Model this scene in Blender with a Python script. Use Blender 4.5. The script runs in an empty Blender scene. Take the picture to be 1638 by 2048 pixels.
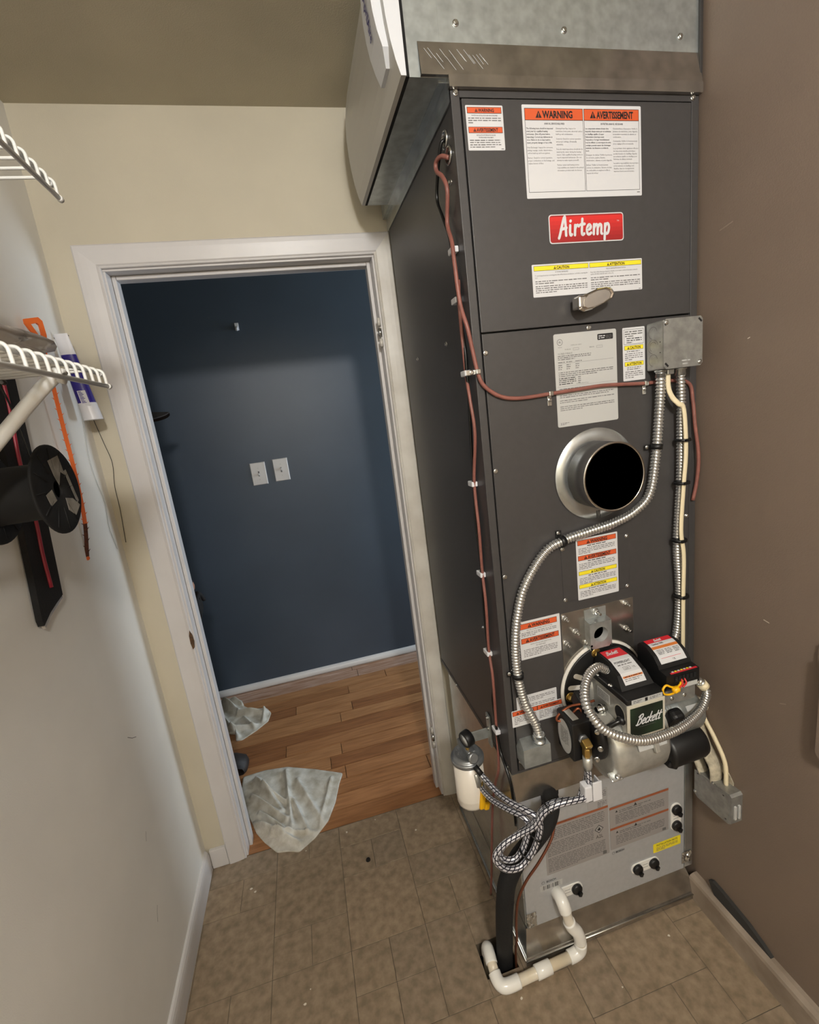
import bpy, bmesh, math, random
from mathutils import Vector, Matrix

# ---------------------------------------------------------------- camera, light, exposure
S = bpy.context.scene
COL = S.collection
cam_d = bpy.data.cameras.new('camera')
cam = bpy.data.objects.new('camera', cam_d)
COL.objects.link(cam)
cam.location = (0.58123, -1.55394, 1.54134)
R = (Matrix.Rotation(-0.213778, 3, 'Z') @ Matrix.Rotation(1.355129, 3, 'X') @ Matrix.Rotation(-0.127573, 3, 'Z'))
cam.rotation_euler = R.to_euler()
cam_d.sensor_fit = 'VERTICAL'
cam_d.sensor_height = 24.0
cam_d.lens = 24.0 * 916.814 / 2048.0
cam_d.clip_start = 0.02
S.camera = cam

W = bpy.data.worlds.new('world')
S.world = W
W.use_nodes = True
W.node_tree.nodes['Background'].inputs[0].default_value = (0.75, 0.85, 1.0, 1)
W.node_tree.nodes['Background'].inputs[1].default_value = 0.02

S.view_settings.view_transform = 'Standard'
S.view_settings.look = 'None'
S.view_settings.gamma = 1.0
S.view_settings.use_curve_mapping = False
S.view_settings.exposure = 0.0

def lamp(name, kind, loc, power, col, **kw):
    d = bpy.data.lights.new(name, kind)
    d.energy = power
    d.color = col
    for k, v in kw.items():
        setattr(d, k, v)
    o = bpy.data.objects.new(name, d)
    o.location = loc
    COL.objects.link(o)
    return o
# ceiling bulb of the closet (behind the photographer) and daylight from the right end of the hall
lamp('ceiling_bulb_light', 'POINT', (0.735, -2.45, 2.33), 98.0, (1.0, 0.985, 0.97), shadow_soft_size=0.085)
hl = lamp('hall_daylight', 'AREA', (3.1, 0.66, 1.35), 52.0, (0.72, 0.86, 1.0), shape='RECTANGLE', size=0.9, size_y=1.3)
hl.rotation_euler = (math.radians(90), 0, math.radians(90))

# ---------------------------------------------------------------- materials
def lin(c):
    r = []
    for v in c[:3]:
        v /= 255.0
        r.append(v / 12.92 if v <= 0.04045 else ((v + 0.055) / 1.055) ** 2.4)
    return r + [1.0]

def mat(name, col, rough=0.5, metal=0.0, var=0.0, scale=20.0, bump=0.0, bscale=200.0, col2=None, spec=0.5, detail=4.0, stretch=None, coat=0.0):
    m = bpy.data.materials.new(name)
    m.use_nodes = True
    nt = m.node_tree
    b = nt.nodes['Principled BSDF']
    b.inputs['Base Color'].default_value = lin(col)
    b.inputs['Roughness'].default_value = rough
    b.inputs['Metallic'].default_value = metal
    b.inputs['Specular IOR Level'].default_value = spec
    if coat:
        b.inputs['Coat Weight'].default_value = coat
        b.inputs['Coat Roughness'].default_value = 0.15
    if var or bump:
        tc = nt.nodes.new('ShaderNodeTexCoord')
        src = tc.outputs['Object']
        if stretch:
            mp = nt.nodes.new('ShaderNodeMapping')
            mp.inputs['Scale'].default_value = stretch
            nt.links.new(src, mp.inputs[0])
            src = mp.outputs[0]
    if var:
        n = nt.nodes.new('ShaderNodeTexNoise')
        n.inputs['Scale'].default_value = scale
        n.inputs['Detail'].default_value = detail
        nt.links.new(src, n.inputs['Vector'])
        cr = nt.nodes.new('ShaderNodeValToRGB')
        cr.color_ramp.elements[0].position = 0.32
        cr.color_ramp.elements[1].position = 0.68
        c2 = col2 or tuple(max(0, v * (1 - var)) for v in col)
        cr.color_ramp.elements[0].color = lin(c2)
        cr.color_ramp.elements[1].color = lin(col)
        nt.links.new(n.outputs['Fac'], cr.inputs['Fac'])
        nt.links.new(cr.outputs['Color'], b.inputs['Base Color'])
    if bump:
        n2 = nt.nodes.new('ShaderNodeTexNoise')
        n2.inputs['Scale'].default_value = bscale
        n2.inputs['Detail'].default_value = 3.0
        nt.links.new(src, n2.inputs['Vector'])
        bp = nt.nodes.new('ShaderNodeBump')
        bp.inputs['Strength'].default_value = bump
        bp.inputs['Distance'].default_value = 0.002
        nt.links.new(n2.outputs['Fac'], bp.inputs['Height'])
        nt.links.new(bp.outputs['Normal'], b.inputs['Normal'])
    return m

M = {}
M['cream'] = mat('cream wall paint', (200, 192, 172), 0.6, var=0.05, scale=3, bump=0.12, bscale=420)
M['leftwall'] = mat('pale grey wall paint', (234, 232, 226), 0.55, var=0.05, scale=2.5, bump=0.12, bscale=420)
M['ceil'] = mat('ceiling paint', (190, 182, 160), 0.8, var=0.06, scale=4, bump=0.3, bscale=300)
M['brown'] = mat('brown wall paint', (126, 110, 97), 0.5, var=0.06, scale=3, bump=0.22, bscale=420)
M['blue'] = mat('navy wall paint', (66, 78, 93), 0.42, var=0.10, scale=2, bump=0.15, bscale=420)
M['trim'] = mat('white trim paint', (206, 203, 202), 0.36, var=0.03, scale=8)
M['trimdirty'] = mat('worn white paint', (208, 204, 196), 0.42, var=0.12, scale=9, col2=(186, 180, 170))
M['woodraw'] = mat('raw splintered wood', (96, 70, 44), 0.9, var=0.4, scale=90)
M['furn'] = mat('charcoal enamel', (64, 62, 62), 0.40, var=0.05, scale=60, bump=0.10, bscale=900)
M['furnedge'] = mat('charcoal edge', (52, 50, 49), 0.45)
M['gap'] = mat('dark gap', (14, 13, 13), 0.9)
M['galv'] = mat('galvanised steel', (200, 206, 205), 0.36, 0.78, var=0.12, scale=45, detail=2, bump=0.05, bscale=60)
M['galvb'] = mat('bright galvanised steel', (206, 210, 210), 0.26, 0.88, var=0.10, scale=30, detail=2, bump=0.08, bscale=20)
M['galvd'] = mat('scuffed galvanised sheet', (190, 184, 176), 0.22, 0.90, var=0.16, scale=(25), bump=0.06, bscale=15)
M['chrome'] = mat('chrome', (205, 200, 192), 0.12, 1.0)
M['zinc'] = mat('zinc screw', (205, 205, 202), 0.25, 1.0)
M['foilflex'] = mat('steel flex conduit', (208, 208, 206), 0.22, 0.88)
M['white'] = mat('label white', (206, 206, 208), 0.4)
M['lgrey'] = mat('label silver grey', (182, 182, 180), 0.4)
M['orange'] = mat('label orange', (206, 88, 46), 0.45)
M['yellow'] = mat('label yellow', (236, 216, 44), 0.45)
M['ink'] = mat('ink', (22, 20, 20), 0.6)
M['inkg'] = mat('grey ink', (96, 94, 94), 0.6)
M['red'] = mat('badge red', (196, 42, 40), 0.35)
M['redd'] = mat('badge dark red', (150, 34, 32), 0.35)
M['labred'] = mat('label red', (206, 40, 52), 0.4)
M['labor'] = mat('label burnt orange', (196, 112, 52), 0.4)
M['black'] = mat('black plastic', (19, 19, 20), 0.42)
M['blacks'] = mat('dusty black spool plastic', (7, 7, 8), 0.75)
M['blackm'] = mat('black matte foam', (12, 11, 12), 0.85, bump=0.3, bscale=200)
M['blackw'] = mat('black cable jacket', (14, 14, 14), 0.3)
M['tie'] = mat('black nylon tie', (12, 12, 13), 0.4)
M['redwire'] = mat('dull red wire jacket', (140, 88, 78), 0.45, var=0.12, scale=50)
M['creamw'] = mat('cream cable jacket', (226, 212, 178), 0.45)
M['clip'] = mat('clear clip plastic', (214, 214, 218), 0.3)
M['coil'] = mat('silver grey sheet', (178, 179, 181), 0.36, 0.25, var=0.03, scale=80)
M['coillab'] = mat('grey print label', (152, 147, 145), 0.4, 0.1)
M['coillab2'] = mat('paler print label', (164, 162, 162), 0.4, 0.1)
M['rust'] = mat('rust orange band', (150, 84, 52), 0.5)
M['pvc'] = mat('white pvc', (226, 220, 208), 0.22, var=0.06, scale=14, col2=(214, 200, 174))
M['pvcc'] = mat('white pvc coupling', (234, 232, 226), 0.2)
M['copper'] = mat('copper', (148, 86, 60), 0.4, 0.8)
M['coppero'] = mat('tarnished copper', (112, 66, 46), 0.5, 0.6)
M['brass'] = mat('brass', (188, 158, 92), 0.28, 0.9)
M['castal'] = mat('cast aluminium', (198, 197, 190), 0.3, 0.6, var=0.12, scale=40, bump=0.08, bscale=150)
M['castg'] = mat('grey cast head', (150, 152, 154), 0.38, 0.7, var=0.1, scale=60)
M['ivory'] = mat('ivory painted steel', (206, 200, 184), 0.35, 0.15)
M['green'] = mat('dark green nameplate', (40, 60, 40), 0.35, var=0.3, scale=12, col2=(16, 20, 18))
M['gasket'] = mat('white gasket', (216, 212, 204), 0.7)
M['canister'] = mat('white canister enamel', (224, 216, 204), 0.3)
M['hyellow'] = mat('yellow valve handle', (232, 176, 18), 0.35)
M['floor'] = mat('vinyl tile brown', (150, 132, 110), 0.42, var=0.30, scale=39, detail=12, col2=(118, 102, 83), bump=0.12, bscale=60)
M['floorb'] = mat('vinyl tile tan', (154, 135, 112), 0.42, var=0.30, scale=41, detail=12, col2=(122, 105, 86), bump=0.12, bscale=60)
M['floorc'] = mat('vinyl tile grey', (146, 129, 109), 0.42, var=0.30, scale=40, detail=12, col2=(116, 101, 83), bump=0.12, bscale=60)
M['grout'] = mat('vinyl joint', (100, 90, 76), 0.6, var=0.2, scale=30)
M['dirt'] = mat('dark dirt', (22, 18, 15), 0.95)
M['fleck'] = mat('paint fleck', (206, 198, 184), 0.7)
M['tube_w'] = mat('white tube plastic', (214, 214, 218), 0.35)
M['tube_b'] = mat('blue tube print', (44, 32, 128), 0.35)
M['safety'] = mat('orange plastic', (226, 108, 44), 0.4)
M['rusty'] = mat('orange plastic with grime', (104, 54, 30), 0.8, var=0.4, scale=120)
M['crimson'] = mat('crimson rod', (150, 34, 52), 0.4)
M['wirew'] = mat('white vinyl wire', (226, 226, 222), 0.3)
M['darkcap'] = mat('dark end cap', (52, 48, 44), 0.6)
M['tape'] = mat('grey paper tape', (150, 146, 138), 0.7, var=0.2, scale=60)
M['rag'] = mat('dirty white cotton', (206, 203, 194), 0.9, var=0.16, scale=22, detail=9, col2=(166, 158, 142), bump=0.5, bscale=260)
M['hum'] = mat('humidifier grey plastic', (186, 184, 178), 0.4)
M['humw'] = mat('humidifier pale badge and lit end', (212, 214, 218), 0.4)
M['blueink'] = mat('blue lettering', (52, 48, 118), 0.5)
M['foam'] = mat('dark grey foam strip', (50, 48, 46), 0.9, bump=0.3, bscale=150)
M['boxgal'] = mat('dull galvanised box', (172, 172, 168), 0.42, 0.65, var=0.15, scale=50)
M['drywall'] = mat('torn drywall', (196, 186, 164), 0.9, var=0.25, scale=60, bump=0.6, bscale=90)
M['basebr'] = mat('weathered baseboard', (160, 146, 132), 0.55, var=0.2, scale=12, col2=(130, 116, 102))
M['skin'] = mat('skin', (176, 128, 104), 0.55)
M['cloth1'] = mat('charcoal work shirt', (40, 38, 38), 0.85)
M['cloth2'] = mat('dark work trousers', (30, 30, 34), 0.9)
M['boot'] = mat('worn dark leather', (48, 40, 36), 0.6, var=0.3, scale=30)
M['capm'] = mat('brown black cap', (38, 32, 30), 0.85)
M['hair'] = mat('dark hair', (36, 26, 20), 0.8)
M['eye'] = mat('eye white', (220, 218, 212), 0.3)
M['lip'] = mat('lip', (150, 90, 82), 0.5)

def braid_mat():
    m = bpy.data.materials.new('braided hose sleeve')
    m.use_nodes = True
    nt = m.node_tree
    b = nt.nodes['Principled BSDF']
    b.inputs['Roughness'].default_value = 0.35
    b.inputs['Metallic'].default_value = 0.35
    uv = nt.nodes.new('ShaderNodeUVMap')
    sx = nt.nodes.new('ShaderNodeSeparateXYZ')
    nt.links.new(uv.outputs[0], sx.inputs[0])
    def mth(op, a, c):
        n = nt.nodes.new('ShaderNodeMath')
        n.operation = op
        for i, q in enumerate((a, c)):
            if q is None:
                continue
            if isinstance(q, (int, float)):
                n.inputs[i].default_value = q
            else:
                nt.links.new(q, n.inputs[i])
        return n.outputs[0]
    u = mth('MULTIPLY', sx.outputs[0], 70.0)
    v = mth('MULTIPLY', sx.outputs[1], 3.0)
    a = mth('FRACT', mth('ADD', u, v), None)
    c = mth('FRACT', mth('SUBTRACT', u, v), None)
    la = mth('LESS_THAN', a, 0.24)
    lc = mth('LESS_THAN', c, 0.10)
    w = mth('FRACT', mth('MULTIPLY', sx.outputs[1], 7.0), None)
    lw = mth('LESS_THAN', w, 0.34)
    k = mth('MAXIMUM', mth('MAXIMUM', la, mth('MULTIPLY', lc, 0.6)), lw)
    mx = nt.nodes.new('ShaderNodeMix')
    mx.data_type = 'RGBA'
    mx.inputs[6].default_value = lin((216, 216, 222))
    mx.inputs[7].default_value = lin((34, 34, 48))
    nt.links.new(k, mx.inputs[0])
    nt.links.new(mx.outputs[2], b.inputs['Base Color'])
    return m
M['braid'] = braid_mat()

def plank_mat(i, c1, c2):
    m = bpy.data.materials.new('oak plank %d' % i)
    m.use_nodes = True
    nt = m.node_tree
    b = nt.nodes['Principled BSDF']
    b.inputs['Roughness'].default_value = 0.34
    tc = nt.nodes.new('ShaderNodeTexCoord')
    mp = nt.nodes.new('ShaderNodeMapping')
    mp.inputs['Scale'].default_value = (3.0, 38.0, 10.0)
    mp.inputs['Location'].default_value = (i * 3.1, i * 1.7, 0)
    nt.links.new(tc.outputs['Object'], mp.inputs[0])
    n = nt.nodes.new('ShaderNodeTexNoise')
    n.inputs['Scale'].default_value = 2.0
    n.inputs['Detail'].default_value = 6
    n.inputs['Distortion'].default_value = 0.6
    nt.links.new(mp.outputs[0], n.inputs['Vector'])
    cr = nt.nodes.new('ShaderNodeValToRGB')
    cr.color_ramp.elements[0].position = 0.3
    cr.color_ramp.elements[1].position = 0.7
    cr.color_ramp.elements[0].color = lin(c2)
    cr.color_ramp.elements[1].color = lin(c1)
    nt.links.new(n.outputs['Fac'], cr.inputs['Fac'])
    nt.links.new(cr.outputs['Color'], b.inputs['Base Color'])
    return m
PLANKS = [plank_mat(1, (170, 121, 80), (136, 92, 58)), plank_mat(2, (162, 113, 73), (128, 86, 53)),
          plank_mat(3, (177, 129, 87), (142, 98, 62)), plank_mat(4, (152, 103, 66), (118, 77, 47)), plank_mat(5, (186, 158, 142), (140, 98, 68))]

def clear_mat():
    m = bpy.data.materials.new('clear crumpled film')
    m.use_nodes = True
    b = m.node_tree.nodes['Principled BSDF']
    b.inputs['Base Color'].default_value = lin((214, 206, 198))
    b.inputs['Roughness'].default_value = 0.18
    b.inputs['Transmission Weight'].default_value = 0.62
    b.inputs['IOR'].default_value = 1.12
    return m
M['film'] = clear_mat()

# ---------------------------------------------------------------- mesh tools
class Fr:
    """flat frame: u to the right, v downwards, h outwards"""
    def __init__(s, o, u, v, n):
        s.o, s.u, s.v, s.n = Vector(o), Vector(u).normalized(), Vector(v).normalized(), Vector(n).normalized()
    def p(s, a, b, h=0.0):
        return s.o + s.u * a + s.v * b + s.n * h

def FF(x, z, y):            # frame on a face that looks towards -y (top-left corner)
    return Fr((x, y, z), (1, 0, 0), (0, 0, -1), (0, -1, 0))

def spl(pts, n=8):
    P = [Vector(p) for p in pts]
    out = []
    for i in range(len(P) - 1):
        p0 = P[i - 1] if i else P[0] * 2 - P[1]
        p1, p2 = P[i], P[i + 1]
        p3 = P[i + 2] if i + 2 < len(P) else P[-1] * 2 - P[-2]
        for k in range(n):
            t = k / n
            out.append(0.5 * ((2 * p1) + (p2 - p0) * t + (2 * p0 - 5 * p1 + 4 * p2 - p3) * t * t + (3 * p1 - p0 - 3 * p2 + p3) * t ** 3))
    out.append(P[-1])
    return out

def resample(path, step):
    P = [Vector(p) for p in path]
    L = [0.0]
    for a, b in zip(P, P[1:]):
        L.append(L[-1] + (b - a).length)
    n = max(2, int(L[-1] / step) + 1)
    out, j = [], 0
    for i in range(n):
        d = L[-1] * i / (n - 1)
        while j < len(L) - 2 and L[j + 1] < d:
            j += 1
        t = (d - L[j]) / max(1e-9, L[j + 1] - L[j])
        out.append(P[j].lerp(P[j + 1], t))
    return out

_txt = {}
def text2d(s, bold=0.0, res=2, wrap=None, align='LEFT', lsp=1.0):
    key = (s, bold, res, wrap, align, lsp)
    if key in _txt:
        return _txt[key]
    c = bpy.data.curves.new('t', 'FONT')
    c.body = s
    c.size = 1.0
    c.offset = bold
    c.resolution_u = res
    c.align_x = align
    c.space_line = lsp
    if wrap:
        c.text_boxes[0].width = wrap
    o = bpy.data.objects.new('t', c)
    me = o.to_mesh()
    vs = [(v.co.x / 0.72, v.co.y / 0.72) for v in me.vertices]
    fs = [tuple(p.vertices) for p in me.polygons]
    o.to_mesh_clear()
    bpy.data.objects.remove(o)
    bpy.data.curves.remove(c)
    _txt[key] = (vs, fs)
    return _txt[key]

class MB:
    def __init__(s):
        s.v, s.f, s.m, s.s, s.uv, s.mats = [], [], [], [], {}, []
    def mi(s, m):
        m = M[m] if isinstance(m, str) else m
        if m not in s.mats:
            s.mats.append(m)
        return s.mats.index(m)
    def add(s, vs, fs, m, smooth=False, uvs=None):
        k, i = len(s.v), s.mi(m)
        s.v += [tuple(q) for q in vs]
        for n, f in enumerate(fs):
            if uvs:
                s.uv[len(s.f)] = uvs[n]
            s.f.append([a + k for a in f])
            s.m.append(i)
            s.s.append(smooth)
        return s
    def box(s, x0, x1, y0, y1, z0, z1, m, b=0.0, seg=2):
        if not b:
            vs = [(x, y, z) for x in (x0, x1) for y in (y0, y1) for z in (z0, z1)]
            fs = [(0, 1, 3, 2), (4, 6, 7, 5), (0, 4, 5, 1), (2, 3, 7, 6), (0, 2, 6, 4), (1, 5, 7, 3)]
            return s.add(vs, fs, m)
        bm = bmesh.new()
        bmesh.ops.create_cube(bm, size=1.0)
        for v in bm.verts:
            v.co = Vector(((x0 + x1) / 2 + v.co.x * (x1 - x0), (y0 + y1) / 2 + v.co.y * (y1 - y0), (z0 + z1) / 2 + v.co.z * (z1 - z0)))
        bmesh.ops.bevel(bm, geom=bm.edges[:], offset=b, segments=seg, affect='EDGES', profile=0.5)
        return s.bm(bm, m)
    def bm(s, bm, m, smooth=False, mtx=None):
        bm.verts.index_update()
        vs = [(mtx @ v.co if mtx else v.co.copy()) for v in bm.verts]
        fs = [[v.index for v in f.verts] for f in bm.faces]
        bm.free()
        return s.add(vs, fs, m, smooth)
    def obox(s, c, e, m, rot=None, b=0.0, seg=2):
        """oriented box: centre, size, euler"""
        bm = bmesh.new()
        bmesh.ops.create_cube(bm, size=1.0)
        for v in bm.verts:
            v.co = Vector((v.co.x * e[0], v.co.y * e[1], v.co.z * e[2]))
        if b:
            bmesh.ops.bevel(bm, geom=bm.edges[:], offset=b, segments=seg, affect='EDGES', profile=0.5)
        from mathutils import Euler
        mt = Matrix.Translation(Vector(c)) @ (Euler(rot).to_matrix().to_4x4() if rot else Matrix.Identity(4))
        return s.bm(bm, m, False, mt)
    def lathe(s, prof, o, axis, m, n=28, smooth=True, a0=0.0, cap=True):
        """prof: (radius, height along axis)"""
        ax = Vector(axis).normalized()
        t = Vector((0, 0, 1)) if abs(ax.z) < 0.9 else Vector((1, 0, 0))
        e1 = ax.cross(t).normalized()
        e2 = ax.cross(e1)
        o = Vector(o)
        vs, fs = [], []
        for r, h in prof:
            for k in range(n):
                a = a0 + 2 * math.pi * k / n
                vs.append(o + ax * h + (e1 * math.cos(a) + e2 * math.sin(a)) * r)
        for i in range(len(prof) - 1):
            for k in range(n):
                k2 = (k + 1) % n
                fs.append((i * n + k, i * n + k2, (i + 1) * n + k2, (i + 1) * n + k))
        s.add(vs, fs, m, smooth)
        caps = []
        if cap and prof[0][0] > 1e-5:
            caps.append(list(range(n))[::-1])
        if cap and prof[-1][0] > 1e-5:
            caps.append([(len(prof) - 1) * n + k for k in range(n)])
        if caps:
            k0 = len(s.v) - len(vs)
            i = s.mi(m)
            for c in caps:
                s.f.append([k0 + a for a in c]); s.m.append(i); s.s.append(False)
        return s
    def cyl(s, p0, p1, r, m, n=20, r1=None):
        a, b = Vector(p0), Vector(p1)
        return s.lathe([(r, 0), (r if r1 is None else r1, (b - a).length)], a, b - a, m, n)
    def tube(s, path, r, m, n=10, rf=None, caps=True, flat=1.0, closed=False):
        P = [Vector(p) for p in path]
        T = []
        for i in range(len(P)):
            a = P[max(0, i - 1)]; b = P[min(len(P) - 1, i + 1)]
            T.append((b - a).normalized())
        t0 = T[0]
        ref = Vector((0, 1, 0)) if abs(t0.y) < 0.9 else Vector((1, 0, 0))
        N = (ref - t0 * ref.dot(t0)).normalized()
        vs, fs, uvs = [], [], []
        L = 0.0
        Ls = []
        for i, p in enumerate(P):
            if i:
                L += (p - P[i - 1]).length
            N = (N - T[i] * N.dot(T[i])).normalized()
            B = T[i].cross(N)
            rr = r * (rf(L) if rf else 1.0)
            Ls.append(L)
            for k in range(n):
                a = 2 * math.pi * k / n
                vs.append(p + N * math.cos(a) * rr * flat + B * math.sin(a) * rr)
        for i in range(len(P) - 1):
            for k in range(n):
                k2 = (k + 1) % n
                fs.append((i * n + k, i * n + k2, (i + 1) * n + k2, (i + 1) * n + k))
                uvs.append([(Ls[i], k / n), (Ls[i], (k + 1) / n), (Ls[i + 1], (k + 1) / n), (Ls[i + 1], k / n)])
        if caps:
            fs.append(list(range(n))[::-1]); uvs.append([(0, 0)] * n)
            fs.append([(len(P) - 1) * n + k for k in range(n)]); uvs.append([(0, 0)] * n)
        return s.add(vs, fs, m, True, uvs)
    def flex(s, path, r, m, pitch=0.0076, n=12):
        P = resample(path, pitch / 4)
        return s.tube(P, r, m, n, rf=lambda L: 0.86 + 0.14 * math.cos(2 * math.pi * L / pitch))
    def prism(s, fr, poly, h0, h1, m):
        n = len(poly)
        vs = [fr.p(a, b, h0) for a, b in poly] + [fr.p(a, b, h1) for a, b in poly]
        fs = [tuple(range(n))[::-1], tuple(range(n, 2 * n))] + [(i, (i + 1) % n, n + (i + 1) % n, n + i) for i in range(n)]
        return s.add(vs, fs, m)
    def flat(s, fr, poly, h, m):
        return s.add([fr.p(a, b, h) for a, b in poly], [tuple(range(len(poly)))], m)
    def rect(s, fr, u0, v0, u1, v1, h, m):
        return s.flat(fr, [(u0, v0), (u1, v0), (u1, v1), (u0, v1)], h, m)
    def frame(s, fr, u0, v0, u1, v1, t, h, m):
        s.rect(fr, u0, v0, u1, v0 + t, h, m); s.rect(fr, u0, v1 - t, u1, v1, h, m)
        s.rect(fr, u0, v0, u0 + t, v1, h, m); s.rect(fr, u1 - t, v0, u1, v1, h, m)
        return s
    def text(s, fr, str_, u, v, cap, h, m, bold=0.0, xs=1.0, al='LEFT', res=2, wrap=None, lsp=1.0, shear=0.0, rot=0.0):
        """baseline of the first line at v; cap = cap height"""
        vs, fs = text2d(str_, bold, res, (wrap / (cap / 0.72) / xs if wrap else None), al, lsp)
        c, sn = math.cos(rot), math.sin(rot)
        out = []
        for x, y in vs:
            a, b = (x + shear * y) * cap * xs, y * cap
            out.append(fr.p(u + a * c - b * sn, v - (a * sn + b * c), h))
        return s.add(out, fs, m)
    def stroke(s, fr, pts, w, h, m, hz=None):
        """flat round-capped pen stroke"""
        P = [Vector((a, b)) for a, b in pts]
        L, Rr = [], []
        for i, p in enumerate(P):
            t = (P[min(i + 1, len(P) - 1)] - P[max(0, i - 1)])
            t = t.normalized() if t.length > 1e-9 else Vector((1, 0))
            nn = Vector((-t.y, t.x)) * w / 2
            L.append(p + nn); Rr.append(p - nn)
        vs = [fr.p(q.x, q.y, h) for q in L] + [fr.p(q.x, q.y, h) for q in Rr]
        n = len(P)
        s.add(vs, [(i, i + 1, n + i + 1, n + i) for i in range(n - 1)], m)
        for q in (P[0], P[-1]):
            h += 0.00002
            s.add([fr.p(q.x + math.cos(a * math.pi / 4) * w / 2, q.y + math.sin(a * math.pi / 4) * w / 2, h) for a in range(8)], [tuple(range(8))], m)
        return s
    def words(s, fr, u0, v0, u1, n, dv, cap, h, m, seed=1, last=0.6):
        """rows of print too small to read"""
        rnd = random.Random(seed)
        for i in range(n):
            u = u0
            end = u1 if i < n - 1 else u0 + (u1 - u0) * last
            while u < end:
                w = cap * rnd.uniform(1.2, 5.5)
                w = min(w, end - u)
                s.rect(fr, u, v0 + i * dv, u + w, v0 + i * dv + cap * rnd.uniform(0.55, 0.75), h, m)
                u += w + cap * 0.7
        return s
    def build(s, name, parent=None, loc=None):
        me = bpy.data.meshes.new(name)
        off = Vector(loc) if loc else Vector((0, 0, 0))
        me.from_pydata([tuple(Vector(q) - off) for q in s.v], [], s.f)
        for m in s.mats:
            me.materials.append(m)
        me.polygons.foreach_set('material_index', s.m)
        me.polygons.foreach_set('use_smooth', s.s)
        if s.uv:
            ul = me.uv_layers.new(name='UVMap')
            for i, p in enumerate(me.polygons):
                if i in s.uv:
                    for j, li in enumerate(p.loop_indices):
                        ul.data[li].uv = s.uv[i][j]
        me.update()
        o = bpy.data.objects.new(name, me)
        COL.objects.link(o)
        if parent:
            o.parent = parent
            pl = world_off(parent)
            o.location = off - pl
        else:
            o.location = off
        return o

def world_off(o):
    v = Vector((0, 0, 0))
    while o:
        v += o.location
        o = o.parent
    return v

def thing(name, label, cat, loc=(0, 0, 0), group=None):
    o = bpy.data.objects.new(name, None)
    o.empty_display_size = 0.05
    COL.objects.link(o)
    o.location = loc
    o['label'] = label
    o['category'] = cat
    if group:
        o['group'] = group
    return o
def tag(o, label, cat, group=None):
    o['label'] = label
    o['category'] = cat
    if group:
        o['group'] = group
    return o
def struct(o):
    o['kind'] = 'structure'
    return o
def note(o, label):
    o['label'] = label
    return o
def copy_part(o, parent, loc):
    c = o.copy()
    COL.objects.link(c)
    c.parent = parent
    c.location = Vector(loc) - world_off(parent)
    return c

def rrect(u0, v0, u1, v1, r, n=4):
    out = []
    for cx, cy, a in ((u1 - r, v0 + r, -90), (u1 - r, v1 - r, 0), (u0 + r, v1 - r, 90), (u0 + r, v0 + r, 180)):
        for k in range(n + 1):
            t = math.radians(a + 90 * k / n)
            out.append((cx + r * math.cos(t), cy + r * math.sin(t)))
    return out
def circ(u, v, r, n=24, ry=None):
    return [(u + r * math.cos(2 * math.pi * k / n), v + (ry or r) * math.sin(2 * math.pi * k / n)) for k in range(n)]
def arc(u, v, rx, ry, a0, a1, n=10):
    return [(u + rx * math.cos(math.radians(a0 + (a1 - a0) * k / n)), v + ry * math.sin(math.radians(a0 + (a1 - a0) * k / n))) for k in range(n + 1)]

def hexscrew(p, n, r, length, m='zinc', washer=True):
    b = MB()
    n = Vector(n)
    prof = []
    if washer:
        b.lathe([(r * 1.35, 0), (r * 1.35, 0.001), (r * 0.95, 0.0014)], p, n, m, 14)
    b.lathe([(r, 0.001), (r, length * 0.8), (r * 0.75, length)], p, n, m, 6, smooth=False)
    return b

# ================================================================ THE ROOM
XR, CZ, YB = 1.525, 2.433, -3.10          # right wall, ceiling, wall behind the photographer
DX0, DX1, DZ = 0.119, 0.921, 2.045        # rough opening of the doorway
HY = 1.173                                # far wall of the hall

def slab(name, boxes, m):
    b = MB()
    for q in boxes:
        b.box(*q, m)
    return struct(b.build(name))

slab('wall_back', [(-1.7, DX0, 0, 0.12, 0, CZ), (DX1, 3.3, 0, 0.12, 0, CZ), (DX0, DX1, 0, 0.12, DZ, CZ)], 'cream')
slab('wall_left', [(-0.1, 0, YB, 0, 0, CZ)], 'leftwall')
slab('wall_right', [(XR, XR + 0.1, YB, 0, 0, CZ)], 'brown')
slab('wall_front', [(-0.1, XR + 0.1, YB - 0.1, YB, 0, CZ)], 'cream')
slab('ceiling', [(-1.7, 3.3, YB - 0.1, HY + 0.1, CZ, CZ + 0.08)], 'ceil')
slab('wall_hall', [(-1.7, 3.3, HY, HY + 0.1, -0.02, CZ)], 'blue')
slab('wall_hall_left', [(-1.8, -1.7, 0, HY + 0.1, -0.02, CZ)], 'cream')
slab('wall_hall_right', [(3.3, 3.4, 0, HY + 0.1, -0.02, CZ)], 'cream')

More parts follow.
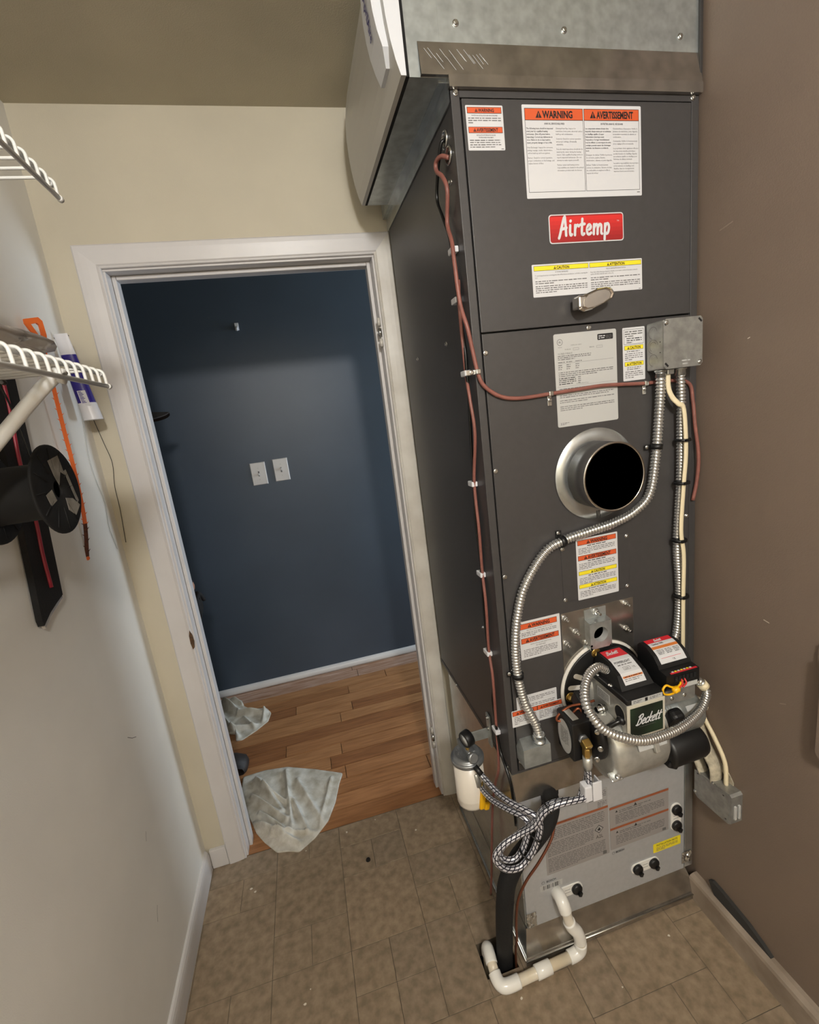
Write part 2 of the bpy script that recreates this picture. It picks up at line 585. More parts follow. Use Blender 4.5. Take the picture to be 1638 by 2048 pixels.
# floor slab with a hole for the drain line, vinyl tiles as pieces of their own
HX0, HX1, HY0, HY1 = 0.832, 0.926, -0.634, -0.545
def cut(r, h):
    x0, x1, y0, y1 = r
    a0, a1, b0, b1 = h
    if x1 <= a0 or x0 >= a1 or y1 <= b0 or y0 >= b1:
        return [r]
    out = []
    if x0 < a0: out.append((x0, a0, y0, y1))
    if x1 > a1: out.append((a1, x1, y0, y1))
    m0, m1 = max(x0, a0), min(x1, a1)
    if y0 < b0: out.append((m0, m1, y0, b0))
    if y1 > b1: out.append((m0, m1, b1, y1))
    return out
fb = MB()
for q in cut((0, XR, YB, 0.0), (HX0, HX1, HY0, HY1)):
    fb.box(q[0], q[1], q[2], q[3], -0.05, -0.0012, 'grout')
for q in ((HX0 - .004, HX0, HY0, HY1), (HX1, HX1 + .004, HY0, HY1), (HX0, HX1, HY0 - .004, HY0), (HX0, HX1, HY1, HY1 + .004)):
    fb.box(q[0], q[1], q[2], q[3], -0.30, -0.05, 'dirt')
fb.box(HX0, HX1, HY0, HY1, -0.31, -0.30, 'dirt')
floor = struct(fb.build('floor'))
rnd = random.Random(11)
PX, PY = 0.115, 0.116
xs = [0.0] + [0.016 + PX * k for k in range(14)] + [XR]
ys = [-0.002] + [-0.095 - PY * k for k in range(12)] + [YB]
used = {}
cells = []
big = {(3, 1): (2, 2), (5, 2): (2, 2), (1, 2): (2, 2), (3, 3): (1, 1), (4, 3): (1, 1), (5, 1): (1, 1), (6, 1): (1, 1), (2, 1): (1, 1), (7, 0): (2, 2), (7, 2): (2, 1), (7, 3): (1, 1), (8, 3): (1, 1), (3, 4): (2, 2), (5, 4): (1, 1), (6, 4): (1, 1), (7, 4): (2, 2)}
nx, ny = len(xs) - 1, 11
for pas in (0, 1):
    for j in range(ny):
        for i in range(nx):
            if (i, j) in used:
                continue
            if pas == 0 and (i, j) not in big:
                continue
            w, h = big.get((i, j), None) or rnd.choice([(2, 2), (2, 2), (1, 1), (1, 1), (2, 1), (1, 2)])
            while w * h > 1 and any((i + a, j + b) in used or i + a >= nx or j + b >= ny for a in range(w) for b in range(h)):
                w, h = (1, h) if w > 1 else (1, 1)
            for a in range(w):
                for b in range(h):
                    used[(i + a, j + b)] = 1
            cells.append((xs[i], xs[i + w], ys[j + h], ys[j]))
for r in cells:
    t = MB()
    m = rnd.choice(['floor', 'floor', 'floorb', 'floorc'])
    g = 0.0006
    for q in cut((r[0] + g, r[1] - g, r[2] + g, r[3] - g), (HX0, HX1, HY0, HY1)):
        x0, x1, y0, y1 = q
        c = 0.0007
        vs = [(x0, y0, -0.0012), (x1, y0, -0.0012), (x1, y1, -0.0012), (x0, y1, -0.0012),
              (x0 + c, y0 + c, 0), (x1 - c, y0 + c, 0), (x1 - c, y1 - c, 0), (x0 + c, y1 - c, 0)]
        t.add(vs, [(4, 5, 6, 7), (0, 1, 5, 4), (1, 2, 6, 5), (2, 3, 7, 6), (3, 0, 4, 7)], m)
    t.build('tile', floor)
far = MB().box(0, XR, YB, ys[ny], -0.0012, 0, 'floor')
note(far.build('plain_vinyl', floor), 'plain stretch of the brown vinyl nearest the wall behind the photographer')

# hall floor of oak strips
hb = MB()
hb.box(-1.7, 3.3, 0.0, HY, -0.05, -0.008, 'dirt')
hall = struct(hb.build('floor_hall'))
rnd = random.Random(5)
w, y, row = 0.0795, 0.0, 0
while y < HY - 0.005:
    x = -1.7 - rnd.uniform(0, 0.7)
    while x < 3.3:
        L = rnd.uniform(0.65, 1.35)
        x0, x1 = max(x, -1.7), min(x + L, 3.3)
        y0, y1 = y + 0.0006, min(y + w, HY) - 0.0006
        if row == 0:      # only the doorway part of the first strip
            x0, x1 = (-1.7, DX0) if False else (x0, x1)
        if x1 - x0 > 0.02 and (y0 >= 0.12 or (x1 > DX0 and x0 < DX1)):
            if y0 < 0.12:
                x0, x1 = max(x0, DX0), min(x1, DX1)
            if x1 - x0 > 0.02:
                p = MB()
                c, zt = 0.0009, -0.0002 + rnd.uniform(-0.0004, 0.0004)
                a0, a1 = x0 + 0.0006, x1 - 0.0006
                vs = [(a0, y0, -0.008), (a1, y0, -0.008), (a1, y1, -0.008), (a0, y1, -0.008),
                      (a0 + c, y0 + c, zt), (a1 - c, y0 + c, zt), (a1 - c, y1 - c, zt), (a0 + c, y1 - c, zt)]
                p.add(vs, [(4, 5, 6, 7), (0, 1, 5, 4), (1, 2, 6, 5), (2, 3, 7, 6), (3, 0, 4, 7)], rnd.choice(PLANKS[:4]))
                if y0 > .98 and x1 > .1 and x0 < 1.1:
                    p.mats = [PLANKS[4]]
                p.build('plank', hall)
        x += L
    y += w
    row += 1

# baseboards
def extrude_y(prof, y0, y1, m):
    b = MB()
    n = len(prof)
    vs = [(x, y0, z) for x, z in prof] + [(x, y1, z) for x, z in prof]
    b.add(vs, [tuple(range(n)), tuple(range(2 * n - 1, n - 1, -1))] + [(i, n + i, n + (i + 1) % n, (i + 1) % n) for i in range(n)], m)
    return b
prof = [(0, 0), (0.013, 0), (0.0135, 0.055), (0.0125, 0.068), (0.010, 0.078), (0.006, 0.084), (0, 0.086)]
b = extrude_y(prof, YB, -0.014, 'trim'); struct(b.build('baseboard_left'))
prof = [(XR, 0), (XR - 0.028, 0), (XR - 0.027, 0.066), (XR - 0.024, 0.074), (XR - 0.012, 0.078), (XR, 0.078)]
b = extrude_y(prof, YB, -0.628, 'basebr'); struct(b.build('baseboard_right'))
b = MB().box(0.014, 0.0705, -0.013, 0, 0, 0.078, 'trim', 0.002); struct(b.build('baseboard_back'))
b = MB()
pr = [(HY, 0.0)] + [(HY - 0.022 * math.cos(math.radians(a)), 0.036 * math.sin(math.radians(a)) + 0.002) for a in range(0, 91, 15)]
n = len(pr)
b.add([(-1.7, y, z) for y, z in pr] + [(3.3, y, z) for y, z in pr], [(i, i + 1, n + i + 1, n + i) for i in range(n - 1)], 'trim', True)
struct(b.build('baseboard_hall'))

# doorway: casing, jambs, stops, hinges
door = bpy.data.objects.new('door_1', None); COL.objects.link(door); door['kind'] = 'structure'
door.location = (0.52, 0, 0)
XI, XJ, ZI = 0.132, 0.908, 2.032
cp = [(0, 0), (0, 0.007), (0.002, 0.0095), (0.005, 0.0095), (0.006, 0.0080), (0.010, 0.0108), (0.03, 0.0135), (0.045, 0.0148), (0.057, 0.0150), (0.0605, 0.0125), (0.0605, 0)]
def casing(side):
    b = MB()
    n = len(cp)
    A, B_ = [], []
    for w_, t in cp:
        if side == 'l':
            A.append((XI - w_, -t, 0)); B_.append((XI - w_, -t, ZI + w_))
        elif side == 'r':
            ww = w_ * 0.92
            A.append((XJ + ww, -t, 0)); B_.append((XJ + ww, -t, ZI + w_))
        else:
            A.append((XI - w_, -t, ZI + w_)); B_.append((XJ + w_ * 0.92, -t, ZI + w_))
    b.add(A + B_, [(i, i + 1, n + i + 1, n + i) for i in range(n - 1)] + [tuple(range(n)), tuple(range(n, 2 * n))], 'trim' if side != 'r' else 'trimdirty')
    return b.build('casing', door)
casing('l'); casing('h'); note(casing('r'), 'yellowed right casing, scuffed and nail-holed')
for side in 'lr':
    x0, x1 = (DX0, 0.138) if side == 'l' else (0.902, DX1)
    MB().box(x0, x1, 0, 0.12, 0, 2.026, 'trim', 0.0015).build('jamb', door)
    s0, s1 = (0.1385, 0.150) if side == 'l' else (0.890, 0.9015)
    MB().box(s0, s1, 0.040, 0.076, 0, 2.026, 'trim', 0.002).build('door_stop', door)
MB().box(DX0, DX1, 0, 0.12, 2.026, DZ, 'trim', 0.0015).build('head_jamb', door)
MB().box(0.1505, 0.8895, 0.040, 0.076, 2.014, 2.0255, 'trim', 0.002).build('door_stop', door)
for z in (1.80, 0.275):
    h = MB().box(0.899, 0.9035, 0.002, 0.036, z - 0.045, z + 0.045, 'trimdirty', 0.001)
    ho = note(h.build('hinge', door), 'leftover hinge leaf under chipped paint')
    for k in (-1, 0, 1):
        MB().cyl((0.897, -0.004, z + k * 0.032 - 0.012), (0.897, -0.004, z + k * 0.032 + 0.012), 0.0058, 'trimdirty' if k else 'zinc', 12).build('knuckle', ho)
fr = Fr((XI - 0.003, -0.0098, 0.897), (1, 0, 0), (0, 0, -1), (0, -1, 0))
b = MB().prism(fr, [(0, -.034), (.005, -.012), (.006, .008), (.003, .030), (-.003, .036), (-.006, .012), (-.005, -.014)], -0.004, 0.0006, 'woodraw')
note(b.build('gouge', door), 'splintered bare-wood gouge in the left casing edge')

# wall-mounted bits of the hall
def switch(x, z, up):
    t = thing('light_switch', 'white toggle switch plate, left one on the blue wall' if x < .4 else 'white toggle switch plate, right and slightly higher one on the blue wall', 'switch', (x, HY, z), 'switch plates on the blue hall wall')
    b = MB()
    fr = FF(x - 0.0415, z + 0.0635, HY)
    b.add([fr.p(u, v, h) for u, v, h in ((0, 0, 0), (.083, 0, 0), (.083, .127, 0), (0, .127, 0), (.003, .003, .005), (.080, .003, .005), (.080, .124, .005), (.003, .124, .005))],
          [(4, 5, 6, 7), (0, 1, 5, 4), (1, 2, 6, 5), (2, 3, 7, 6), (3, 0, 4, 7)], 'trim')
    b.build('plate', t)
    MB().rect(fr, .0375, .049, .0455, .078, .0054, 'inkg').build('slot', t)
    MB().obox((x, HY - 0.010, z + (0.004 if up else -0.004)), (0.006, 0.014, 0.011), 'trim', (0.5 if up else -0.5, 0, 0), 0.001).build('toggle', t)
    for dz in (-0.032, 0.032):
        MB().lathe([(0.003, 0), (0.003, 0.0008)], (x, HY - 0.005, z + dz), (0, -1, 0), 'lgrey', 10).build('screw', t)
switch(0.334, 1.301, False); switch(0.459, 1.306, True)
t = thing('wall_hook', 'small clear-white hook high on the blue hall wall', 'hook', (0.368, HY, 2.085))
b = MB(); b.box(0.358, 0.378, HY - 0.004, HY, 2.070, 2.108, 'clip', 0.0015); b.build('base_plate', t)
b = MB(); b.tube(spl([(0.368, HY - 0.004, 2.088), (0.368, HY - 0.012, 2.074), (0.368, HY - 0.022, 2.070), (0.368, HY - 0.026, 2.080)], 5), 0.006, 'clip', 8); b.build('prong', t)

# ================================================================ LETTERING HELPERS
G = {
 'A': ([[(0, .25), (.12, -.1), (.5, -1.6), (.66, -1.9)], [(.66, -1.9), (.8, -.9), (.88, 0)], [(.22, -.62), (.9, -.78)]], 1.12),
 'i': ([[(0, -1), (0, -.3), (.1, 0), (.24, -.08)], [(.0, -1.42), (.05, -1.46)]], .38),
 'r': ([[(0, -1), (0, 0)], [(0, -.6), (.13, -.9), (.32, -1), (.45, -.88)]], .52),
 't': ([[(.12, -1.6), (.1, -.3), (.2, 0), (.42, -.1)], [(-.12, -1.02), (.42, -1.08)]], .50),
 'e': ([[(0, -.5), (.35, -.55), (.48, -.78), (.3, -1), (.1, -.85), (0, -.5), (.08, -.12), (.28, 0), (.55, -.15)]], .64),
 'm': ([[(0, -1), (0, 0)], [(0, -.6), (.2, -.95), (.42, -.92), (.48, -.6), (.48, 0)], [(.48, -.6), (.68, -.95), (.90, -.92), (.96, -.6), (.96, -.12), (1.08, 0)]], 1.18),
 'p': ([[(0, -1), (0, .6)], [(0, -.6), (.14, -.95), (.38, -1), (.52, -.6), (.4, -.08), (.16, 0), (0, -.2)]], .62),
 'B': ([[(.1, -1.8), (.04, -.8), (0, 0)], [(-.2, -1.5), (.1, -1.8), (.48, -1.86), (.62, -1.5), (.44, -1.12), (.12, -1.0)], [(.12, -1), (.5, -.95), (.66, -.55), (.5, -.1), (0, .02), (-.22, -.08)]], .84),
 'c': ([[(.45, -.82), (.3, -1), (.08, -.8), (0, -.4), (.12, -.05), (.3, 0), (.5, -.18)]], .58),
 'k': ([[(.05, -1.8), (0, 0)], [(.42, -.95), (.04, -.48), (.2, -.3), (.52, 0)]], .58),
}
def script(b, fr, word, u, v, sc, w, h, m, slant=0.25, rot=0.0, gap=0.0):
    x = 0.0
    c, sn = math.cos(rot), math.sin(rot)
    for ch in word:
        st, adv = G[ch]
        for pts in st:
            P = spl([(a, q, 0) for a, q in pts], 5) if len(pts) > 2 else [Vector((a, q, 0)) for a, q in pts]
            Q = []
            for p in P:
                a, q = (x + p.x - slant * p.y) * sc, p.y * sc
                Q.append((u + a * c - q * sn, v + a * sn + q * c))
            h += 0.00006
            b.stroke(fr, Q, w, h, m)
        x += adv + gap
    return x * sc

def card(fr, w, h, m='white', t=0.0004, r=0.002):
    b = MB()
    b.prism(fr, rrect(0, 0, w, h, r, 3), 0, t, m)
    return b
def tri(b, fr, u, v, s, h, m='ink', bang=None):
    b.flat(fr, [(u, v), (u + s, v), (u + s / 2, v - s * 0.92)], h, m)
    if bang:
        b.rect(fr, u + s * .45, v - s * .62, u + s * .55, v - s * .25, h + .0001, bang)
        b.rect(fr, u + s * .45, v - s * .18, u + s * .55, v - s * .08, h + .0001, bang)
def bar(b, fr, u0, v0, u1, v1, col, txt, cap, xs=0.8, bold=0.035, tris=True):
    h = 0.0006
    b.rect(fr, u0, v0, u1, v1, h, 'ink')
    d = min(0.0009, (v1 - v0) * 0.07)
    b.rect(fr, u0 + d, v0 + d, u1 - d, v1 - d, h + .0001, col)
    vs, _ = text2d(txt, bold, 2, None, 'LEFT', 1.0)
    tw = max(q[0] for q in vs) * cap * xs
    s = cap * 1.1
    c = (u0 + u1) / 2
    a = c - (tw + (s * 1.15 if tris else 0)) / 2
    base = (v0 + v1) / 2 + cap / 2
    if tris:
        tri(b, fr, a, base, s, h + .0002, 'ink', col)
        a += s * 1.15
    b.text(fr, txt, a, base, cap, h + .0002, 'ink', bold=bold, xs=xs)

# ================================================================ FURNACE
FX0, FX1, FY, FZ0, FZ1 = 0.962, 1.516, -0.620, 0.607, 2.108
furn = thing('furnace', 'tall charcoal oil furnace cabinet covered in warning stickers, beside the doorway', 'furnace', (1.24, -0.33, FZ0))
b = MB()
b.box(FX0, FX1, FY + 0.008, -0.03, FZ0, FZ1, 'furn')
b.box(FX0, 0.9795, FY, FY + 0.010, FZ0, FZ1, 'furn', 0.0012)
b.box(1.4975, FX1, FY, FY + 0.010, FZ0, FZ1, 'furn', 0.0012)
b.box(0.9795, 1.4975, FY, FY + 0.010, 2.0965, FZ1, 'furn')
b.box(0.9795, 1.4975, FY, FY + 0.010, FZ0, 0.613, 'furn')
b.build('cabinet', furn)
MB().box(0.979, 1.498, FY + 0.0065, FY + 0.0085, 0.612, 2.097, 'gap').build('dark_gap_backing', furn)  # dark sheet put in to colour the shade in the gaps round the panels
up = MB().box(0.9825, 1.4955, FY - 0.0012, FY + 0.006, 1.6785, 2.0945, 'furn', 0.0012).build('upper_door', furn)
lo = MB().box(0.9825, 1.4955, FY - 0.0012, FY + 0.006, 0.6150, 1.6755, 'furn', 0.0012).build('lower_panel', furn)
pf = FY - 0.0013
b = MB().box(1.134, 1.318, pf - 0.0016, pf, 1.045, 1.186, 'furn', 0.0006)
ac = note(b.build('access_panel', furn), 'small square cover plate screwed on the lower panel')
MB().box(0.9745, 0.9765, FY - 0.0004, FY + 0.001, 2.0965, FZ1, 'furnedge').build('seam', furn)
MB().box(FX0 - 0.0012, FX0, FY, -0.03, 0.609, 0.622, 'furnedge').build('bottom_hem', furn)

scr = hexscrew((1.0, pf, 1.0), (0, -1, 0), 0.0042, 0.0045).build('screw', furn, (1.0, pf, 1.0))
scr.location = Vector((1.232, pf, 1.668)) - world_off(furn)
for x, z in ((0.9835 + .004, 1.638), (0.988, 1.389), (0.988, 1.141), (0.988, 0.898), (0.989, 0.640), (1.488, 1.20), (1.488, 0.64)):
    copy_part(scr, furn, (x, pf, z))
for x, z in ((1.139, 1.050), (1.312, 1.050), (1.138, 1.180), (1.313, 1.180)):
    copy_part(scr, furn, (x, pf - .0016, z))
for x, z in ((0.972, 2.1035), (1.500, 2.1035)):
    copy_part(scr, furn, (x, FY, z))
ss = hexscrew((FX0, -.4, 1.6), (-1, 0, 0), 0.0038, 0.0045).build('side_screw', furn, (FX0, -.4, 1.6))
ss.location = Vector((FX0, -0.455, 1.685)) - world_off(furn)
for y, z in ((-0.188, 1.686), (-0.582, 1.973), (-0.518, 0.974), (-0.455, 0.612), (-0.20, 0.612), (-0.598, 0.615)):
    copy_part(ss, furn, (FX0, y, z))

# cable knock-outs on the left side
for z, y in ((2.052, -0.572), (2.018, -0.586)):
    b = MB()
    b.lathe([(0.0165, 0), (0.0165, 0.003), (0.0125, 0.004), (0.0125, 0.0005)], (FX0, y, z), (-1, 0, 0), 'zinc', 22)
    b.lathe([(0.0125, 0.0004), (0.0, 0.0006)], (FX0, y, z), (-1, 0, 0), 'gap', 22)
    b.build('knockout_bushing', furn)

# ---- stickers
Y0 = pf - 0.0002
def rows(b, fr, items):
    for s, u, v, w, cap, bold in items:
        b.text(fr, s, u, v, cap, .0006, 'ink' if bold else 'inkg', bold=0.012 if bold else 0.0, xs=0.72, res=1, wrap=w, lsp=1.05)

fr = FF(1.104, 2.0855, Y0); w, h = 0.267, 0.163
b = card(fr, w, h)
for k, (t, sub, cols) in enumerate((
    ('WARNING', 'ANNUAL SERVICE REQUIRED', (
      [('The following items should be inspected every year by a qualified heating serviceman. (Shut off power before inspecting.) Correct any deficiencies at once. Failure to do so may result in injury, property damage or loss of life.', 1),
       ('Heat Exchanger: Inspect for corrosion, pitting, seepage, cracks, deterioration, carbon build up and loose gaskets.', 0),
       ('Burner: Check for correct operation, proper combustion, no fuel leakage, and replace burner oil filter.', 0)],
      [('Chimney/Vent Pipe: Inspect for restriction, loose joints, abnormal carbon build up and condensation.', 0),
       ('Controls: Check for correct operation and proper settings, (if manually adjustable).', 0),
       ('Periodic visual inspections should also be made by the owner during the heating season. Call a qualified heating service to report suspected deficiencies. (Do not attempt to make repairs yourself!)', 0),
       ('Further owner and heating service responsibilities are detailed in the printed information provided with the furnace.', 0)])),
    ('AVERTISSEMENT', 'ENTRETIEN ANNUEL NÉCESSAIRE', (
      [('Les composants suivants doivent être inspectés chaque année par un technicien en chauffage qualifié. (Couper l\'alimentation électrique avant l\'inspection.) Corriger immédiatement tous les défauts. Le non-respect de cette consigne pourrait causer des dommages matériels, des blessures ou même la mort.', 1),
       ('Échangeur de chaleur: Vérifier la présence de corrosion, piqûres, fissures, détérioration, calamine et joints dégradés.', 0),
       ('Brûleur: Vérifier le fonctionnement correct, la combustion, l\'absence de fuite de combustible et remplacer le filtre à mazout du brûleur.', 0)],
      [('Cheminée/buses d\'évacuation: Vérifier la présence de restrictions, joints dégradés, accumulation anormale de calamine et condensation.', 0),
       ('Commandes: Vérifier le fonctionnement et les réglages (s\'ils sont manuels).', 0),
       ('Le propriétaire devra également effectuer des inspections visuelles périodiques pendant la saison de chauffage. Appelez un technicien qualifié en chauffage pour l\'informer de défauts éventuels.', 0),
       ('Les autres responsabilités du propriétaire et du technicien en chauffage sont détaillées dans les renseignements imprimés fournis avec la fournaise.', 0)])))):
    u0 = 0.005 + k * 0.1295
    u1 = u0 + 0.1275
    b.frame(fr, u0, 0.006, u1, 0.152, 0.0007, .0006, 'ink')
    bar(b, fr, u0, 0.006, u1, 0.0265, 'orange', t, 0.0122, xs=0.80 if k == 0 else 0.68, bold=0.04)
    b.text(fr, sub, (u0 + u1) / 2, 0.0335, 0.0031, .0006, 'ink', bold=0.015, xs=0.8, al='CENTER', res=1)
    for c in (0, 1):
        v = 0.0415
        for txt, bo in cols[c]:
            cap = 0.0029
            ww = 0.0605
            u_ = u0 + 0.002 + c * 0.0635
            b.text(fr, txt, u_, v, cap, .0006, 'ink' if bo else 'inkg', bold=0.016 if bo else 0.004, xs=0.88, res=1, wrap=ww, lsp=1.22)
            ymin = min(q[1] for q in text2d(txt, 0.016 if bo else 0.004, 1, ww / (cap / 0.72) / 0.88, 'LEFT', 1.22)[0])
            v += -ymin * cap + 0.0072
b.rect(fr, .255, .1555, .262, .157, .0006, 'inkg')
note(b.build('warning_label', furn), 'large two-panel bilingual warning sticker with orange headers')

fr = FF(0.988, 2.083, Y0); w, h = 0.076, 0.075
b = card(fr, w, h)
bar(b, fr, .003, .003, w - .003, .0135, 'orange', 'WARNING', .0058, xs=.82)
b.text(fr, 'PROFESSIONAL INSTALLATION AND SERVICE REQUIRED', w / 2, .0178, .0021, .0006, 'ink', bold=.01, xs=.72, al='CENTER', res=1)
b.words(fr, .004, .0205, w - .005, 3, .0038, .0022, .0006, 'inkg', 3, .15)
bar(b, fr, .003, .0355, w - .003, .046, 'orange', 'AVERTISSEMENT', .0058, xs=.74)
b.text(fr, 'INSTALLATION ET RÉPARATION PAR DES', w / 2, .0505, .0021, .0006, 'ink', bold=.01, xs=.72, al='CENTER', res=1)
b.text(fr, 'PROFESSIONNELS UNIQUEMENT', w / 2, .0543, .0021, .0006, 'ink', bold=.01, xs=.72, al='CENTER', res=1)
b.words(fr, .004, .0572, w - .008, 4, .0038, .0022, .0006, 'inkg', 5, .8)
b.rect(fr, w - .008, h - .003, w - .003, h - .0018, .0006, 'inkg')
note(b.build('warning_label', furn), 'small warning sticker at the top left of the upper door')

fr = FF(1.1485, 1.8920, Y0); w, h = 0.1755, 0.0545
b = MB()
b.prism(fr, rrect(0, 0, w, h, .006), 0, .0008, 'white')
b.prism(fr, rrect(.002, .002, w - .002, h - .002, .005), .0008, .0012, 'redd')
for k in range(6):
    q = k / 6
    mm = mat('badge red %d' % k, (206 - 10 * k, 46 - 3 * k, 42 - 2 * k), 0.35)
    b.rect(fr, .0022, .0045 + (h - .009) * q, w - .0022, .0045 + (h - .009) * (q + 1 / 6), .00130, mm)
script(b, fr, 'Airtemp', .0215, .0400, .0185, .0056, .0016, 'white', slant=.08, gap=.24)
b.text(fr, 'TM', w - .0165, .0175, .0028, .0016, 'white', res=1)
note(b.build('badge', furn), 'red badge with white script lettering')

fr = FF(1.1045, 1.8005, Y0); w, h = 0.264, 0.063
b = card(fr, w, h)
for k, (t, sub, body) in enumerate((('CAUTION', 'ROTATING FAN BLADES', 'To avoid injury from hot or moving parts, shut off the furnace and allow to cool before removing the door.'),
                                   ('ATTENTION', 'PALE DE VENTILATEUR EN ROTATION', 'Pour éviter d\'être blessé par des pièces chaudes ou en rotation, arrêter la fournaise et attendre qu\'elle refroidisse avant de retirer cette porte.'))):
    u0 = .004 + k * .1305
    bar(b, fr, u0, .003, u0 + .1275, .0125, 'yellow', t, .0056, xs=.84)
    b.text(fr, sub, u0 + .064, .0175, .0027, .0006, 'ink', bold=.0, xs=.74, al='CENTER', res=1)
    b.text(fr, body, u0 + .002, .0228, .0027, .0006, 'ink', xs=.80, res=1, wrap=.124, lsp=1.05)
    b.words(fr, u0 + .002, .0320, u0 + .124, 2, .0040, .0024, .0006, 'inkg', 3 + k, .35)
    b.words(fr, u0 + .002, .0415, u0 + .124, 4, .0040, .0024, .0006, 'inkg', 8 + k, .4)
b.rect(fr, w - .009, h - .003, w - .004, h - .0018, .0006, 'inkg')
note(b.build('caution_label', furn), 'wide yellow-headed caution sticker below the red badge')

fr = FF(1.145, 1.661, Y0); w, h = 0.1545, 0.198
b = card(fr, w, h, 'lgrey', r=.004)
b.flat(fr, circ(.0145, .0175, .0068, 20), .0006, 'inkg')
b.flat(fr, circ(.0145, .0175, .0058, 20), .0007, 'lgrey')
b.text(fr, 'ETL', .0145, .0192, .0034, .0008, 'ink', bold=.02, al='CENTER', xs=.7, res=1)
b.text(fr, 'Intertek', .0145, .0288, .0020, .0006, 'ink', al='CENTER', res=1)
b.prism(fr, rrect(.107, .008, .146, .0205, .002), .0004, .0006, 'ink')
b.words(fr, .110, .0115, .126, 2, .0042, .003, .0007, 'white', 9, .9)
b.words(fr, .128, .0115, .1435, 3, .0028, .0018, .0007, 'inkg', 10, .9)
b.text(fr, 'CONTROL NO. 0000000', .040, .0265, .0025, .0006, 'inkg', xs=.72, res=1)
b.text(fr, 'MODEL NO.', .026, .0345, .0026, .0006, 'inkg', xs=.78, res=1)
b.frame(fr, .046, .0315, .060, .0362, .0004, .0006, 'inkg')
b.text(fr, 'SERIAL NO.', .086, .0345, .0026, .0006, 'inkg', xs=.7, res=1)
b.frame(fr, .104, .0315, .119, .0362, .0004, .0006, 'inkg')
b.text(fr, 'OIL FIRED FURNACE', .008, .0432, .0036, .0006, 'inkg', xs=.78, res=1)
b.words(fr, .008, .0455, .090, 3, .0036, .0022, .0006, 'inkg', 12, .5)
b.rect(fr, .008, .0615, .146, .0619, .0006, 'inkg')
for c, u in enumerate((.008, .028, .050)):
    b.words(fr, u, .0585, u + .018, 1, .004, .0022, .0006, 'inkg', 20 + c, .9)
    b.words(fr, u, .0645, u + .010, 3, .0042, .0022, .0006, 'inkg', 24 + c, .8)
b.words(fr, .008, .0800, .145, 3, .0040, .0022, .0006, 'inkg', 31, .7)
b.words(fr, .008, .0925, .050, 4, .0040, .0024, .0006, 'ink', 32, .8)
b.words(fr, .055, .0925, .062, 4, .0040, .0022, .0006, 'inkg', 33, .8)
b.text(fr, 'OIL FURNACE PRODUCTS, LLC', .050, .1085, .0023, .0006, 'inkg', xs=.7, res=1)
b.rect(fr, .004, .1105, .150, .1108, .0006, 'inkg')
b.words(fr, .008, .1150, .090, 2, .0040, .0022, .0006, 'inkg', 35, .6)
b.words(fr, .008, .1290, .145, 2, .0040, .0022, .0006, 'inkg', 36, .9)
b.words(fr, .008, .1400, .145, 2, .0042, .0022, .0006, 'inkg', 37, .5)
b.words(fr, .008, .1530, .145, 3, .0040, .0022, .0006, 'inkg', 38, .4)
b.words(fr, .007, .189, .028, 2, .0028, .0018, .0006, 'inkg', 39, .7)
note(b.build('rating_plate', furn), 'tall silver-grey rating plate with small print')

fr = FF(1.3155, 1.660, Y0); w, h = 0.0575, 0.115
b = card(fr, w, h)
b.frame(fr, .003, .004, w - .003, .036, .0007, .0006, 'ink')
b.words(fr, .006, .008, w - .006, 3, .0048, .0032, .0006, 'inkg', 41, .5)
b.words(fr, .010, .0225, w - .008, 3, .0044, .0028, .0006, 'ink', 42, .4)
bar(b, fr, .004, .0385, w - .004, .0478, 'yellow', 'CAUTION', .0056, xs=.8)
b.words(fr, .010, .0505, w - .010, 1, .004, .0024, .0006, 'inkg', 43, .9)
b.words(fr, .005, .0555, w - .006, 4, .0042, .0024, .0006, 'inkg', 44, .4)
bar(b, fr, .004, .0735, w - .004, .0828, 'yellow', 'ATTENTION', .0056, xs=.74)
b.words(fr, .010, .0855, w - .010, 2, .0038, .0024, .0006, 'inkg', 45, .9)
b.words(fr, .005, .0945, w - .006, 4, .0042, .0024, .0006, 'inkg', 46, .5)
note(b.build('caution_label', furn), 'narrow caution sticker left of the grey electrical box')

fr = FF(1.1735, 1.1965, Y0 - .0016); w, h = 0.113, 0.155
b = card(fr, w, h)
for t, v, col, cap in (('WARNING', .004, 'orange', .0085), ('AVERTISSEMENT', .0425, 'orange', .0085), ('CAUTION', .082, 'yellow', .0062), ('ATTENTION', .116, 'yellow', .0062)):
    hh = .0125 if col == 'orange' else .0100
    bar(b, fr, .004, v, w - .004, v + hh, col, t, cap, xs=.72 if t[0] == 'A' else .8)
    b.words(fr, .030, v + hh + .0025, w - .030, 1, .004, .0028, .0006, 'ink', 50 + int(v * 999), .95)
    b.words(fr, .006, v + hh + .0080, w - .008, 4 if v else 3, .0041, .0024, .0006, 'inkg', 60 + int(v * 999), .35)
note(b.build('warning_label', furn), 'tall sticker with two orange and two yellow bars')

